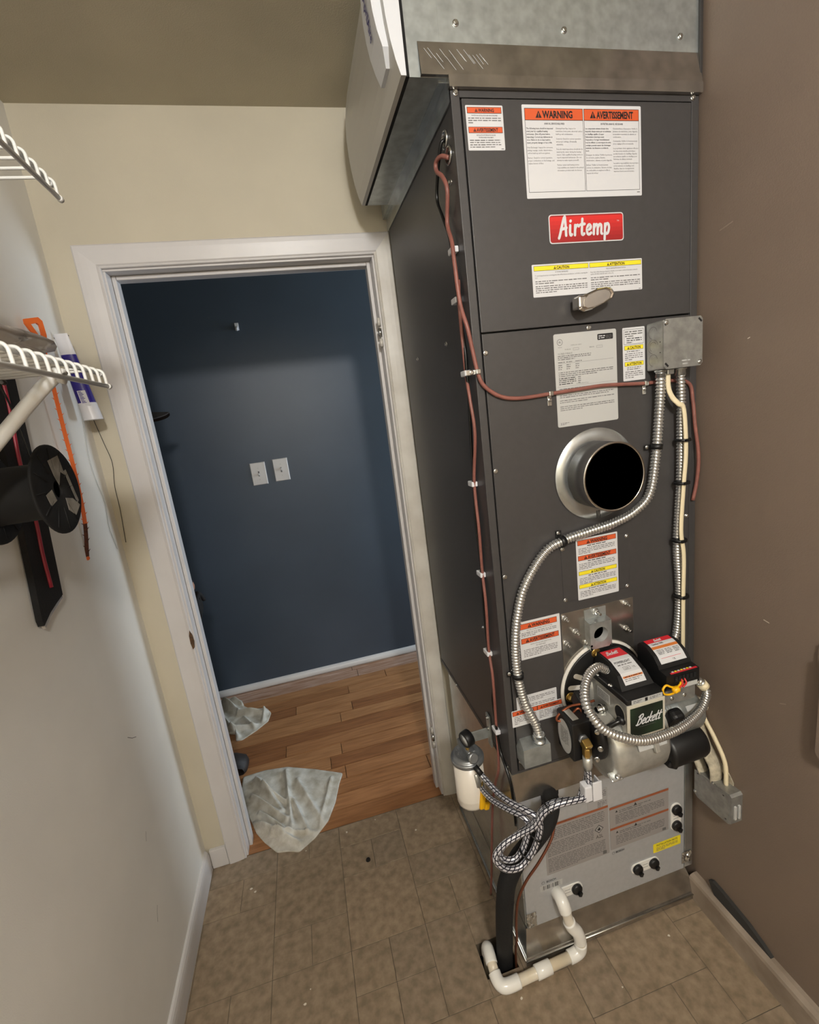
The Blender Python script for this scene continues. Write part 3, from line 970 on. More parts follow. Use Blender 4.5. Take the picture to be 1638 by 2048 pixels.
fr = FF(1.0125, 1.020, Y0); w, h = 0.1085, 0.100
b = card(fr, w, h)
bar(b, fr, .003, .006, w - .008, .0205, 'orange', 'WARNING', .0088, xs=.8)
b.text(fr, 'SPECIAL HOMEOWNERS INSTRUCTIONS', w / 2 - .001, .0262, .0033, .0006, 'ink', xs=.82, al='CENTER', res=1)
b.words(fr, .005, .0295, w - .010, 3, .0042, .0024, .0006, 'inkg', 71, .4)
bar(b, fr, .003, .0440, w - .005, .0580, 'orange', 'AVERTISSEMENT', .0088, xs=.74)
b.text(fr, 'INSTRUCTIONS SPÉCIALES POUR', w / 2, .0645, .0033, .0006, 'ink', xs=.82, al='CENTER', res=1)
b.text(fr, 'PROPRIÉTAIRES', w / 2, .0703, .0033, .0006, 'ink', xs=.82, al='CENTER', res=1)
b.words(fr, .008, .0745, w - .010, 5, .0042, .0024, .0006, 'inkg', 72, .5)
note(b.build('warning_label', furn), 'square warning sticker left of the burner plate')

fr = FF(0.9905, 0.8235, Y0); w, h = 0.110, 0.046
b = card(fr, w, h)
for k in range(2):
    tri(b, fr, .006, .018 + k * .019, .011, .0006, 'inkg')
    tri(b, fr, .0077, .0172 + k * .019, .0076, .0007, 'white')
    b.words(fr, .024, .008 + k * .019, w - .006, 3, .0045, .0026, .0006, 'inkg', 75 + k, .6)
note(b.build('caution_label', furn), 'plain white sticker with two small triangles')
fr = Fr((0.9745, Y0 - .0005, 0.7895), (1, 0, -.008), (0, 0, -1), (0, -1, 0)); w, h = 0.1405, 0.046
b = card(fr, w, h)
bar(b, fr, .002, .002, .070, .0150, 'orange', 'WARNING', .0072, xs=.8)
bar(b, fr, .070, .002, w - .002, .0150, 'orange', 'AVERTISSEMENT', .0066, xs=.66)
b.words(fr, .006, .0185, .066, 5, .0046, .0026, .0006, 'inkg', 77, .2)
b.words(fr, .074, .0185, .136, 5, .0046, .0026, .0006, 'inkg', 78, .4)
note(b.build('warning_label', furn), 'wide low warning sticker behind the flex conduit')

# ---- latch handle
lt = MB()
lt.lathe([(0.017, 0), (0.017, 0.004), (0.014, 0.007), (0.011, 0.020)], (1.222, pf, 1.716), (0, -1, 0), 'chrome', 20)
handle = note(lt.build('latch', furn), 'chrome paddle latch')
b = MB()
fr = Fr((1.184, -.658, 1.7255), (1, 0, .14), (.14, 0, -1), (-.06, -1, 0))
ou = [(0, .016), (.004, .006), (.018, -.001), (.048, -.006), (.072, -.005), (.084, .001), (.088, .010), (.082, .019), (.060, .026), (.030, .031), (.010, .031), (.001, .025)]
n = len(ou)
def ins(k, c=(.044, .013)):
    return [(c[0] + (u - c[0]) * k, c[1] + (v - c[1]) * k) for u, v in ou]
L_ = [(ins(.86), -.016), (ou, -.008), (ou, -.003), (ins(.90), .0), (ins(.80), -.001), (ins(.74), .0005)]
vs = [fr.p(u, v, h) for P_, h in L_ for u, v in P_]
b.add(vs, [(i * n + k, i * n + (k + 1) % n, (i + 1) * n + (k + 1) % n, (i + 1) * n + k) for i in range(len(L_) - 1) for k in range(n)] + [tuple((len(L_) - 1) * n + k for k in range(n)), tuple(range(n))], 'chrome')
b.obox((1.196, -.645, 1.715), (.020, .026, .026), 'chrome', None, .004)
b.build('paddle', handle)

# ---- flue collar and pipe
b = MB()
c0 = (1.236, pf, 1.345)
b.lathe([(0.0775, 0.001), (0.106, 0.0006), (0.107, 0.002), (0.106, 0.0035), (0.0775, 0.0035)], c0, (0, -1, 0), 'galvb', 56)
co = note(b.build('flue_collar', furn), 'bright galvanised collar ring')
b = MB()
b.lathe([(0.0765, 0.0005), (0.0765, 0.066), (0.0750, 0.0665), (0.0735, 0.066), (0.0735, -0.10), (0.0, -0.10)], c0, (0, -1, 0), 'furn', 56)
fl = note(b.build('flue_pipe', furn), 'open round flue outlet, dark inside')
b = MB()
b.lathe([(0.0772, 0.0645), (0.0772, 0.067), (0.0730, 0.067), (0.0730, 0.0645), (0.0772, 0.0645)], c0, (0, -1, 0), 'chrome', 56)
b.build('rim', fl)
b = MB()
fr = FF(1.225, 1.262, pf - .0036)
for k in range(3):
    b.rect(fr, .006 + k * .004, .004, .008 + k * .004, .022, .0004, 'furnedge')
b.build('collar_seam', co)

# ---- burner plate and sight port
b = MB().box(1.124, 1.327, pf - .0018, pf, 0.690, 1.017, 'galvd', 0.0005)
bp = note(b.build('burner_plate', furn), 'shiny galvanised plate behind the burner')
yb = pf - .0018
for k, (x, z) in enumerate(((1.218, 1.003), (1.133, 1.004), (1.160, 0.962), (1.303, 1.006), (1.303, 0.937), (1.133, 0.937), (1.190, 0.925), (1.312, 0.860))):
    b = MB()
    b.lathe([(0.0085, 0), (0.0085, .0015), (0.0068, .0017)], (x, yb, z), (0, -1, 0), 'zinc', 16)
    b.lathe([(0.0062, .0016), (0.0062, .008), (0.0045, .009)], (x, yb, z), (0, -1, 0), 'zinc', 6, smooth=False)
    b.cyl((x, yb - .008, z), (x, yb - .022, z), .0032, 'zinc', 10)
    b.build('stud', bp)
b = MB()
x0, x1 = 1.187, 1.247
yq = yb - .022
b.box(x0, x1, yb - .0015, yb, 0.985, 1.012, 'galv')
b.add([(x0, yb, .988), (x1, yb, .988), (x1, yq, .984), (x0, yq, .984)], [(0, 1, 2, 3)], 'galvb')
b.add([(x0, yb, .988), (x0, yq, .984), (x0, yq, .915), (x0, yb, .915)], [(0, 1, 2, 3)], 'galv')
b.add([(x1, yb, .988), (x1, yq, .984), (x1, yq, .915), (x1, yb, .915)], [(0, 1, 2, 3)], 'galv')
fr = FF(x0, .984, yq)
ring, outer = circ(.030, .033, .0195, 24), []
for u, v in ring:
    du, dv = u - .030, v - .0345
    k = max(abs(du) / .030, abs(dv) / .0345)
    outer.append((.030 + du / k, .0345 + dv / k))
n = 24
b.add([fr.p(u, v) for u, v in ring] + [fr.p(u, v) for u, v in outer], [(i, (i + 1) % n, n + (i + 1) % n, n + i) for i in range(n)], 'galv')
for cu, cv in ((0, 0), (.060, 0), (.060, .069), (0, .069)):
    pass
b.box(x0 - .006, x1 + .004, yb - .002, yb, 0.905, 0.918, 'galv')
po = note(b.build('sight_port', bp), 'folded sheet bracket with a round sight hole')
b = MB().lathe([(0.0195, 0), (0.0195, 0.019)], (1.217, yq, .951), (0, 1, 0), 'lgrey', 24, cap=False)
b.lathe([(0.0, 0.020), (0.021, 0.020)], (1.217, yq, .951), (0, 1, 0), 'gap', 24)
b.build('sight_tube', po)

# ---- small wiring box at the lower left of the cabinet
wb = thing('wiring_box', 'small bare-metal wiring box low on the furnace front, below the stickers', 'electrical box', (1.015, pf, .68))
b = MB()
b.add([(.980, pf, .655), (1.052, pf, .655), (1.052, -.663, .655), (.980, -.663, .655),
       (.980, pf, .690), (.990, pf, .7075), (1.052, pf, .7075), (.980, -.663, .7065), (1.052, -.663, .7065), (.985, pf, .7075)],
      [(0, 1, 2, 3), (3, 2, 8, 7), (7, 8, 6, 5), (0, 3, 7, 4), (4, 7, 5), (1, 6, 8, 2)], 'galv')
b.build('shell', wb)
MB().rect(FF(1.0, .7079, -.64), 0, 0, .004, .0002, 0, 'ink').build('hole', wb)
b = MB()
b.lathe([(.0155, 0), (.0155, .005), (.0125, .006), (.0125, .018), (.0145, .018), (.0145, .024), (.011, .025)], (1.031, -.648, .7070), (0, 0, 1), 'galvb', 18)
b.build('connector', wb)
b = MB().obox((1.018, -.648, .722), (.006, .010, .012), 'galvb', None, .002); b.build('clamp_screw', wb)

# ================================================================ JUNCTION BOX
jb = thing('junction_box', 'square grey steel electrical box with flat cover at the right edge of the furnace', 'electrical box', (1.426, pf, 1.61))
b = MB().box(1.3765, 1.4750, -.6735, pf - .0002, 1.5605, 1.6625, 'boxgal', .003); b.build('shell', jb)
fr = FF(1.3755, 1.6635, -.6737)
poly = [(.006, 0), (.095, 0), (.1005, .006), (.1005, .098), (.095, .104), (.006, .104), (0, .098), (0, .006)]
cv = MB().prism(fr, poly, 0, .0016, 'boxgal').build('cover', jb)
for (u, v), a in (((.007, .009), 0.75), ((.0935, .008), -0.75), ((.0935, .096), 0.75), ((.007, .095), -0.75)):
    b = MB()
    c, s_ = math.cos(a), math.sin(a)
    P = [(-.0055, -.0022), (.0055, -.0022), (.0055, .0022), (-.0055, .0022)]
    b.flat(fr, [(u + x * c + y * s_, v - x * s_ + y * c) for x, y in P], .0019, 'ink')
    b.build('slot', cv)
for u, v in ((.0075, .0075), (.0935, .0965)):
    hexscrew(fr.p(u, v, .0016), (0, -1, 0), .0036, .003).build('cover_screw', cv)
b = MB()
b.text(fr, 'E', .058, .086, .0042, .0018, 'lgrey', xs=.9, rot=.2, res=1)
b.words(fr, .046, .0885, .068, 1, .004, .0034, .0018, 'lgrey', 5, 1)
b.words(fr, .048, .0955, .064, 1, .004, .0030, .0018, 'lgrey', 6, 1)
b.build('stamped_marking', cv)
sf = Fr((1.3764, pf, 1.6625), (0, -1, 0), (0, 0, -1), (-1, 0, 0))
for v in (.022, .051, .080):
    b = MB()
    R_ = .0125 if abs(v - .051) > .01 else .0145
    for a0, a1 in ((100, 350),):
        b.stroke(sf, arc(.022, v, R_, R_, a0, a1, 16), .0009, .0004, 'inkg')
    if R_ > .013:
        b.stroke(sf, arc(.022, v, .0098, .0098, 120, 330, 14), .0008, .0004, 'inkg')
    b.build('knockout', jb)
b = MB()
for v in (.044, .066):
    b.flat(sf, circ(.043, v, .0014, 10), .0004, 'ink')
b.build('rivet_hole', jb)
for x, z0 in ((1.391, 1.5600), (1.444, 1.5600)):
    b = MB().lathe([(.0135, 0), (.0135, .004), (.0105, .005), (.0115, .016)], (x, -.648, z0), (0, 0, -1), 'galvb', 16)
    b.build('conduit_connector', jb)
b = MB().box(1.402, 1.420, -.657, -.640, 1.548, 1.5600, 'galvb', .002); b.build('cable_clamp', jb)

# ================================================================ CONDUITS AND WIRES ON THE CABINET
P_COND = [(1.391,-0.648,1.555),(1.395,-0.642,1.505),(1.393,-0.640,1.460),(1.387,-0.638,1.380),(1.368,-0.638,1.281),(1.326,-0.638,1.243),(1.271,-0.638,1.225),(1.204,-0.636,1.215),(1.138,-0.636,1.206),(1.085,-0.636,1.186),(1.030,-0.636,1.118),(1.005,-0.636,1.048),(0.993,-0.636,0.974),(0.993,-0.636,0.895),(1.004,-0.640,0.819),(1.026,-0.646,0.754),(1.031,-0.648,0.712)]
cd = thing('flexible_conduit', 'long ribbed steel conduit sweeping in an S from electrical box past the flue', 'conduit', P_COND[-1])
MB().flex(spl(P_COND, 8), .0118, 'foilflex').build('ribbed_tube', cd)
def clamp(par, c, d, screw_off, m='black'):
    """strap around a conduit with a screw tab"""
    c, d = Vector(c), Vector(d).normalized()
    b = MB()
    b.lathe([(.0125, -.006), (.0135, -.006), (.0135, .006), (.0125, .006)], c, d, m, 18)
    so = Vector(screw_off)
    b.obox(c + so * .6 + Vector((0, .010, 0)), (.010 + abs(so.x) * .9, .0025, .010 + abs(so.z) * .9), m, None, .001)
    o = b.build('conduit_clip', par)
    hexscrew(c + so + Vector((0, .009, 0)), (0, -1, 0), .0036, .004).build('clip_screw', o)
clamp(cd, (1.388, -.638, 1.388), (0.1, 0, 1), (-.019, 0, .001))
clamp(cd, (1.131, -.636, 1.2035), (1, 0, .2), (-.004, 0, .019))
clamp(cd, (0.994, -.636, 0.893), (0, 0, 1), (-.018, 0, .004))

P_C2 = [(1.444,-0.648,1.557),(1.452,-0.642,1.487),(1.456,-0.637,1.406),(1.455,-0.637,1.298),(1.446,-0.637,1.135),(1.453,-0.637,1.013),(1.445,-0.637,0.903),(1.425,-0.645,0.881),(1.400,-0.662,0.876),(1.372,-0.680,0.868)]
c2 = thing('flexible_conduit', 'straight ribbed steel conduit running down behind the cream cable', 'conduit', P_C2[-1])
MB().flex(spl(P_C2, 8), .0108, 'foilflex').build('ribbed_tube', c2)
P_W = [(1.411,-0.648,1.556),(1.412,-0.648,1.519),(1.421,-0.650,1.496),(1.433,-0.654,1.481),(1.449,-0.6535,1.464),(1.455,-0.6535,1.371),(1.449,-0.6535,1.288),(1.442,-0.6535,1.178),(1.450,-0.6535,1.112),(1.449,-0.6535,1.006),(1.452,-0.650,0.863),(1.460,-0.640,0.760)]
wc = thing('cream_cable', 'flat cream electrical cable tied along the straight conduit', 'cable', P_W[-1])
MB().tube(spl(P_W, 6), .0062, 'creamw', 10, flat=0.55).build('jacket', wc)
for p in ((1.455, -.645, 1.395), (1.452, -.645, 1.293), (1.445, -.645, 1.150), (1.451, -.645, 1.001)):
    b = MB().lathe([(.0155, -.003), (.0175, -.003), (.0175, .003), (.0155, .003)], p, (0, 0, 1), 'tie', 16)
    b.obox((p[0] - .006, p[1] - .015, p[2]), (.006, .006, .006), 'tie')
    b.build('cable_tie', wc)

P_RF = [(0.952,-0.565,1.905),(0.947,-0.594,1.862),(0.944,-0.605,1.824),(0.944,-0.615,1.741),(0.949,-0.629,1.691),(0.957,-0.6265,1.646),(0.964,-0.6265,1.601),(0.976,-0.6265,1.572),(1.010,-0.6265,1.547),(1.055,-0.6265,1.538),(1.127,-0.6265,1.539),(1.201,-0.6275,1.541),(1.264,-0.6275,1.542),(1.369,-0.6275,1.535),(1.423,-0.6265,1.535),(1.486,-0.6265,1.524),(1.498,-0.628,1.483),(1.501,-0.632,1.424),(1.510,-0.634,1.350),(1.510,-0.630,1.288),(1.502,-0.6265,1.238)]
P_RS = [(0.960,-0.588,2.013),(0.950,-0.572,2.023),(0.945,-0.553,2.022),(0.945,-0.552,2.006),(0.948,-0.575,1.985),(0.950,-0.588,1.955),(0.952,-0.583,1.930)]
rw = thing('thermostat_cable', 'dull red cable looping from the left side across the furnace front to its right edge', 'cable', (0.96, -.6, 1.6))
MB().tube(spl(P_RS[:-1] + P_RF, 6), .0043, 'redwire', 10).build('jacket', rw)
for (x, z), off in (((0.964, 1.602), (-.012, 0, 0)), ((1.127, 1.539), (.0, 0, -.013)), ((1.369, 1.535), (.0, 0, -.012))):
    b = MB()
    b.box(x - .0055, x + .0055, -.6335, -.6213, z - .0055, z + .0055, 'zinc', .002)
    b.box(x + min(off[0] * 1.6, 0) - .005, x + .005, -.6235, -.6215, z + min(off[2] * 1.6, 0) - .005, z + .005, 'zinc', .0008)
    o = b.build('wire_strap', rw)
    hexscrew((x + off[0], -.6235, z + off[2]), (0, -1, 0), .0036, .003).build('strap_screw', o)

P_R2 = [(0.955,-0.590,1.790),(0.952,-0.588,1.732),(0.951,-0.591,1.662),(0.954,-0.585,1.603),(0.951,-0.602,1.548),(0.953,-0.607,1.473),(0.9545,-0.571,1.363),(0.952,-0.579,1.252),(0.9545,-0.568,1.146),(0.951,-0.580,1.063),(0.9545,-0.561,0.936),(0.951,-0.579,0.873),(0.951,-0.576,0.800),(0.9545,-0.562,0.715),(0.952,-0.564,0.641),(0.952,-0.553,0.570),(0.952,-0.513,0.486),(0.950,-0.475,0.365),(0.944,-0.451,0.211),(0.938,-0.440,0.100),(0.930,-0.432,0.004)]
r2 = thing('thermostat_cable', 'dull red cable running down the left side of the furnace to the floor', 'cable', (0.93, -.432, 0.0))
MB().tube(spl(P_R2, 6), .0038, 'redwire', 8).build('jacket', r2)
P_B = [(0.9600,-0.571,2.052),(0.953,-0.567,2.044),(0.950,-0.541,2.005),(0.950,-0.523,1.966),(0.950,-0.546,1.924),(0.954,-0.566,1.873),(0.954,-0.576,1.794),(0.954,-0.583,1.714),(0.954,-0.593,1.651),(0.954,-0.591,1.602),(0.954,-0.588,1.548),(0.954,-0.577,1.461),(0.954,-0.568,1.363),(0.954,-0.557,1.271),(0.954,-0.564,1.145),(0.954,-0.555,1.066),(0.954,-0.557,0.935),(0.954,-0.571,0.853),(0.954,-0.554,0.785),(0.954,-0.562,0.715),(0.955,-0.571,0.646),(0.954,-0.606,0.617),(0.955,-0.625,0.585),(0.957,-0.626,0.520),(0.958,-.626,.46)]
bw = thing('black_cable', 'thin black cable clipped down the left side of the furnace', 'cable', (0.95, -.55, 1.3))
MB().tube(spl(P_B, 6), .0037, 'blackw', 8).build('jacket', bw)
for y, z in ((-0.567, 1.849), (-0.557, 1.755), (-0.572, 1.604), (-0.550, 1.359), (-0.548, 1.136), (-0.542, 0.922), (-0.548, 0.698)):
    b = MB().box(.9475, .9618, y - .024, y + .004, z - .006, z + .006, 'clip', .002)
    b.build('adhesive_clip', bw)

# ================================================================ SUPPLY DUCT AND HUMIDIFIER
du = thing('supply_duct', 'bright galvanised sheet duct on top of the furnace, running up to the ceiling', 'duct', (1.2, -.33, 2.11))
DXL, DZ0 = 0.885, 2.1265
b = MB()
b.box(FX0 - .012, 1.519, FY, -0.012, DZ0, CZ - 0.002, 'galv')
b.box(DXL, FX0 - .0121, FY, -0.112, DZ0, CZ - 0.002, 'galv')
b.build('duct_body', du)
b = MB()
b.add([(DXL + .022, FY - .0015, 2.181), (1.517, FY - .0015, 2.183), (1.517, FY - .008, 2.127), (DXL + .022, FY - .008, 2.127), (DXL + .022, FY, 2.127), (1.517, FY, 2.127)],
      [(0, 1, 2, 3), (3, 2, 5, 4)], 'galvd')
sk = note(b.build('skirt_sheet', du), 'scuffed lower sheet, tilted slightly and reflecting the room')
b = MB()
rnd = random.Random(4)
fr = Fr((DXL + .022, FY - .0018, 2.181), (1, 0, 0), (0, -.0065, -.056), (0, -1, .1))
for k in range(16):
    u = .012 + k * .0075 + rnd.uniform(-.002, .002)
    v = .016 + rnd.uniform(-.006, .012)
    L = rnd.uniform(.010, .024)
    b.stroke(fr, [(u, v), (u + L * .75, v + L)], .0009, .0004, 'lgrey')
b.build('scratch', sk)
b = MB()
b.box(FX0 - .004, 1.517, FY - .0095, FY + .002, FZ1 + .0002, 2.1275, 'galvd')
b.build('base_lip', du)
b = MB()
b.add([(FX0 - .0035, FY - .002, DZ0), (FX0 - .0035, -0.02, DZ0), (FX0 - .0035, -0.02, 2.088), (FX0 - .0035, FY - .002, 2.088),
       (FX0 - .0010, FY - .002, 2.088), (FX0 - .0010, -0.02, 2.088)], [(0, 1, 2, 3), (3, 2, 5, 4)], 'galvb')
b.box(FX0 - .018, FX0 - .0035, FY + .01, -0.115, DZ0 - .002, DZ0, 'galvb')
b.build('side_flange', du)
scd = hexscrew((0.984, FY, 2.212), (0, -1, 0), .0045, .0045).build('screw', du, (0.984, FY, 2.212))
for x in (1.204, 1.468):
    copy_part(scd, du, (x, FY, 2.210))
MB().box(1.512, 1.519, FY - .006, FY, DZ0 + .002, CZ - .004, 'furnedge', .001).build('corner_seam', du)

hu = thing('humidifier', 'pale grey humidifier with bowed cover on the left of the metal duct', 'humidifier', (0.86, -.33, 2.13))
HY0, HY1_ = -0.624, -0.112
def hprof(d=0.0):
    return [(.8800, 2.1265), (.870, 2.1265), (.863, 2.150), (.857, 2.180), (.853, 2.215), (.851, 2.250), (.851, 2.290), (.854, 2.330), (.862, 2.372), (.869, 2.400), (.8800, 2.400)]
pr = hprof()
n = len(pr)
b = MB()
vs = [(x, HY0, z) for x, z in pr] + [(x, HY1_, z) for x, z in pr]
b.add(vs, [(i, (i + 1) % n, n + (i + 1) % n, n + i) for i in range(n)], 'hum', False)
b.add([(x, HY0, z) for x, z in pr], [tuple(range(n))], 'humw')  # front end coloured paler for the lamp light falling on it
b.add([(x, HY1_, z) for x, z in pr], [tuple(range(n))], 'hum')
b.build('cover', hu)
MB().box(.8795, .8862, HY0 + .0025, HY1_, 2.1262, 2.400, 'gap').build('gasket', hu)  # black box put in for the shade in the gap between cover and duct
# raised name badge, follows the bow of the cover near its front end
b = MB()
bz = [2.160, 2.180, 2.205, 2.232, 2.262, 2.30, 2.335]
def bx(z):
    for (x0, z0), (x1, z1) in zip(pr[1:], pr[2:]):
        if z0 <= z <= z1:
            return x0 + (x1 - x0) * (z - z0) / (z1 - z0)
    return .85
y0, y1 = -.608, -.535
A = []
for i, z in enumerate(bz):
    ya = y0 + (.0 if i else .022)
    yb_ = y1
    x = bx(z) - (.007, .011, .015, .017, .018, .018, .016)[i]
    A.append([(x, ya, z), (x, yb_, z), (bx(z) + .002, ya, z), (bx(z) + .002, yb_, z)])
vs = [q for r_ in A for q in r_]
fs = []
for i in range(len(A) - 1):
    a, c = i * 4, (i + 1) * 4
    fs += [(a, a + 1, c + 1, c), (a + 2, a, c, c + 2), (a + 1, a + 3, c + 3, c + 1)]
fs += [(0, 2, 3, 1)]
b.add(vs, fs, 'humw')
bd = b.build('name_badge', hu)
fr = Fr((bx(2.238) - .0182, -.576, 2.238), (.09, 0, -1), (0, 1, 0), (-1, 0, -.09))
b = MB()
b.text(fr, 'AprilAire', -.038, .007, .0180, .0010, 'blueink', bold=.03, xs=.72)
b.build('lettering', bd)

# ================================================================ EVAPORATOR COIL CASE UNDER THE FURNACE
co_ = thing('evaporator_coil', 'silver sheet-metal coil cabinet with printed labels, on the floor under the furnace', 'coil cabinet', (1.24, -.33, 0))
b = MB()
b.box(FX0 + .002, FX1, FY + .004, -0.10, 0.094, 0.6055, 'galvb', .002)
b.build('case', co_)
b = MB()
b.box(FX0 + .006, 1.487, FY - .0005, FY + .006, 0.092, 0.522, 'coil', .0015)
b.build('front_panel', co_)
b = MB()
b.add([(FX0, FY + .003, .603), (1.512, FY + .003, .603), (1.512, FY - .004, .523), (FX0 + .004, FY - .004, .523), (FX0 + .004, FY, .518), (1.512, FY, .518)], [(0, 1, 2, 3), (3, 2, 5, 4)], 'galvd')
b.build('upper_strip', co_)
b = MB()
b.add([(FX0 + .001, FY, .100), (1.490, FY, .100), (1.514, FY - .020, .022), (FX0 - .014, FY - .020, .022),
       (1.514, FY - .024, .022), (FX0 - .016, FY - .024, .022), (1.514, FY - .024, .004), (FX0 - .016, FY - .024, .004)],
      [(0, 1, 2, 3), (3, 2, 4, 5), (5, 4, 6, 7)], 'galvd')
b.add([(FX0 + .001, FY, .100), (FX0 - .014, FY - .020, .022), (FX0 - .014, -.10, .022), (FX0 + .001, -.10, .100),
       (FX0 - .016, FY - .024, .022), (FX0 - .016, -.10, .022), (FX0 - .016, FY - .024, .004), (FX0 - .016, -.10, .004)],
      [(0, 1, 2, 3), (1, 4, 5, 2), (4, 6, 7, 5)], 'galvb')
b.build('base_flange', co_)
b = MB().tube([(FX0 - .016, FY - .0245, .021), (1.514, FY - .0245, .021)], .0022, 'zinc', 8)
b.tube([(FX0 - .0165, FY - .022, .021), (FX0 - .0165, -.10, .021)], .0020, 'zinc', 8)
b.build('rolled_edge', co_)
MB().box(1.4885, 1.5155, FY - .001, FY + .005, .10, .52, 'galvb', .001).build('corner_post', co_)
for cx_, cz_, w_, h_, sd in ((1.478, .118, .034, .040, 1), (.966, .100, .030, .050, 2)):
    rnd = random.Random(sd)
    N = 9
    b = MB()
    vs = [(cx_ + w_ * (i_ / N - .0) + rnd.uniform(-.001, .001), FY - .0022 - (rnd.uniform(0, .0035) if 0 < i_ < N and 0 < j_ < N else 0), cz_ + h_ * j_ / N + rnd.uniform(-.001, .001)) for j_ in range(N + 1) for i_ in range(N + 1)]
    fs = []
    for j_ in range(N):
        for i_ in range(N):
            a_ = j_ * (N + 1) + i_
            fs += [(a_, a_ + 1, a_ + N + 2), (a_, a_ + N + 2, a_ + N + 1)]
    b.add(vs, fs, 'zinc')
    note(b.build('foil_tape', co_), 'crinkled shiny foil tape patch')
# oval opening where the refrigerant line leaves
fr = FF(1.031, .546, FY - .0012)
b = MB()
b.flat(fr, rrect(0, 0, .062, .060, .024), 0, 'coil'); b.flat(fr, rrect(.005, .005, .057, .055, .020), .0004, 'gap')
b.build('line_opening', co_)

def cap_plate(cx, cz, vert, plugs):
    fr = FF(cx, cz, FY - .0006)
    b = MB()
    L, w_ = .047, .017
    if vert:
        b.prism(fr, rrect(-w_, -L, w_, L, .0165), 0, .003, 'pvcc')
    else:
        b.prism(fr, rrect(-L, -w_, L, w_, .0165), 0, .003, 'pvcc')
    b.rect(fr, -.009, -.0055, .009, -.0042, .0032, 'inkg'); b.rect(fr, -.009, .0042, .009, .0055, .0032, 'inkg')
    o = b.build('port_plate', co_)
    for s_ in plugs:
        p = fr.p(0, s_ * .0275, .003) if vert else fr.p(s_ * .0275, 0, .003)
        b = MB()
        b.lathe([(.0155, 0), (.0155, .006), (.0135, .009), (.0, .009)], p, (0, -1, 0), 'black', 20)
        b.obox(p + Vector((.006, -.010, -.012)), (.009, .008, .012), 'black', (0, .4, 0), .001)
        b.build('drain_plug', o)
cap_plate(1.4555, .2985, True, (-1, 1))
cap_plate(1.349, .1660, False, (-1, 1))
cap_plate(1.095, .1800, False, (1,))

yc = FY - .0012
fr = FF(1.008, .416, yc); w, h = .226, .160
b = MB()
b.prism(fr, rrect(.03, 0, w, h, .002), 0, .0003, 'coillab')
b.rect(fr, .045, -.003, w, .0045, .0005, 'rust')
b.text(fr, 'WARNING / AVERTISSEMENT / ADVERTENCIA', .052, .0025, .0038, .0007, 'ink', xs=.7, res=1)
b.words(fr, .038, .012, w - .012, 7, .0058, .0034, .0005, 'inkg', 81, .8)
b.words(fr, .036, .058, w - .048, 8, .0056, .0032, .0005, 'inkg', 82, .8)
b.words(fr, .036, .108, w - .012, 9, .0052, .0030, .0005, 'inkg', 83, .5)
du_ = [(.1955, .052), (.2095, .066), (.1955, .080), (.1815, .066)]
b.flat(fr, du_, .0006, 'ink'); b.flat(fr, [(.1955, .0545), (.207, .066), (.1955, .0775), (.184, .066)], .0007, 'coillab2')
b.flat(fr, [(.1915, .0705), (.1905, .066), (.194, .0635), (.1955, .059), (.1985, .064), (.2005, .067), (.1985, .0715)], .0008, 'ink')
b.text(fr, 'A2L', .185, .0965, .0115, .0006, 'ink', xs=.85)
b.rect(fr, .205, .146, .217, .157, .0005, 'inkg')
note(b.build('print_label', co_), 'grey printed label with an orange band and a flame diamond')
fr = FF(1.172, .478, yc); w, h = .062, .062
b = MB()
b.prism(fr, rrect(0, 0, w, h, .002), 0, .0003, 'coillab2')
b.words(fr, .004, .006, w - .004, 5, .0056, .0034, .0005, 'inkg', 84, .6)
b.words(fr, .030, .040, w - .004, 4, .0050, .0030, .0005, 'inkg', 85, .6)
note(b.build('print_label', co_), 'small pale printed label under the hose clip')
fr = FF(1.2385, .404, yc); w, h = .193, .142
b = MB()
b.prism(fr, rrect(0, 0, w, h, .002), 0, .0003, 'coillab')
for v, sd in ((0, 91), (.070, 95)):
    b.rect(fr, 0, v - .002, w, v + .0055, .0005, 'rust')
    tri(b, fr, .018, v + .0195, .008, .0005); tri(b, fr, .078, v + .0165, .010, .0005); 
    b.words(fr, .030, v + .016, w - .060, 2, .0054, .0034, .0005, 'inkg', sd, .7)
    b.words(fr, .018, v + .029, w - .014, 6, .0054, .0032, .0005, 'inkg', sd + 1, .7)
b.rect(fr, .172, .130, .184, .139, .0005, 'inkg')
note(b.build('print_label', co_), 'grey printed label with two orange bands')
fr = FF(1.2385, .246, yc)
b = MB()
b.flat(fr, circ(.008, -.003, .0045, 16), .0002, 'inkg'); b.flat(fr, circ(.008, -.003, .0036, 16), .0003, 'coil')
b.text(fr, 'BOSCH', .016, 0, .0068, .0002, 'ink', bold=.02, xs=.9)
b.build('maker_print', co_)
fr = FF(1.379, .2265, yc); w, h = .094, .031
b = card(fr, w, h, 'yellow')
b.text(fr, 'INSTALLATION NOTE', w / 2, .0105, .0068, .0006, 'ink', bold=.01, xs=.78, al='CENTER')
b.words(fr, .010, .0150, w - .010, 3, .0048, .0028, .0006, 'inkg', 99, .4)
note(b.build('note_label', co_), 'yellow installation note sticker')
fr = FF(1.014, .234, yc)
b = MB()
b.flat(fr, circ(.010, -.002, .0048, 16), .0002, 'inkg'); b.flat(fr, circ(.010, -.002, .0038, 16), .0003, 'coil')
b.text(fr, 'BOSCH', .020, .001, .0068, .0002, 'ink', bold=.02, xs=.95)
b.prism(fr, rrect(0, .006, .068, .025, .001), 0, .0004, 'lgrey')
rnd = random.Random(3)
u = .006
while u < .060:
    q = rnd.choice((.0006, .0010, .0016))
    b.rect(fr, u, .0085, u + q, .0225, .0006, 'ink'); u += q + rnd.choice((.0008, .0012, .003))
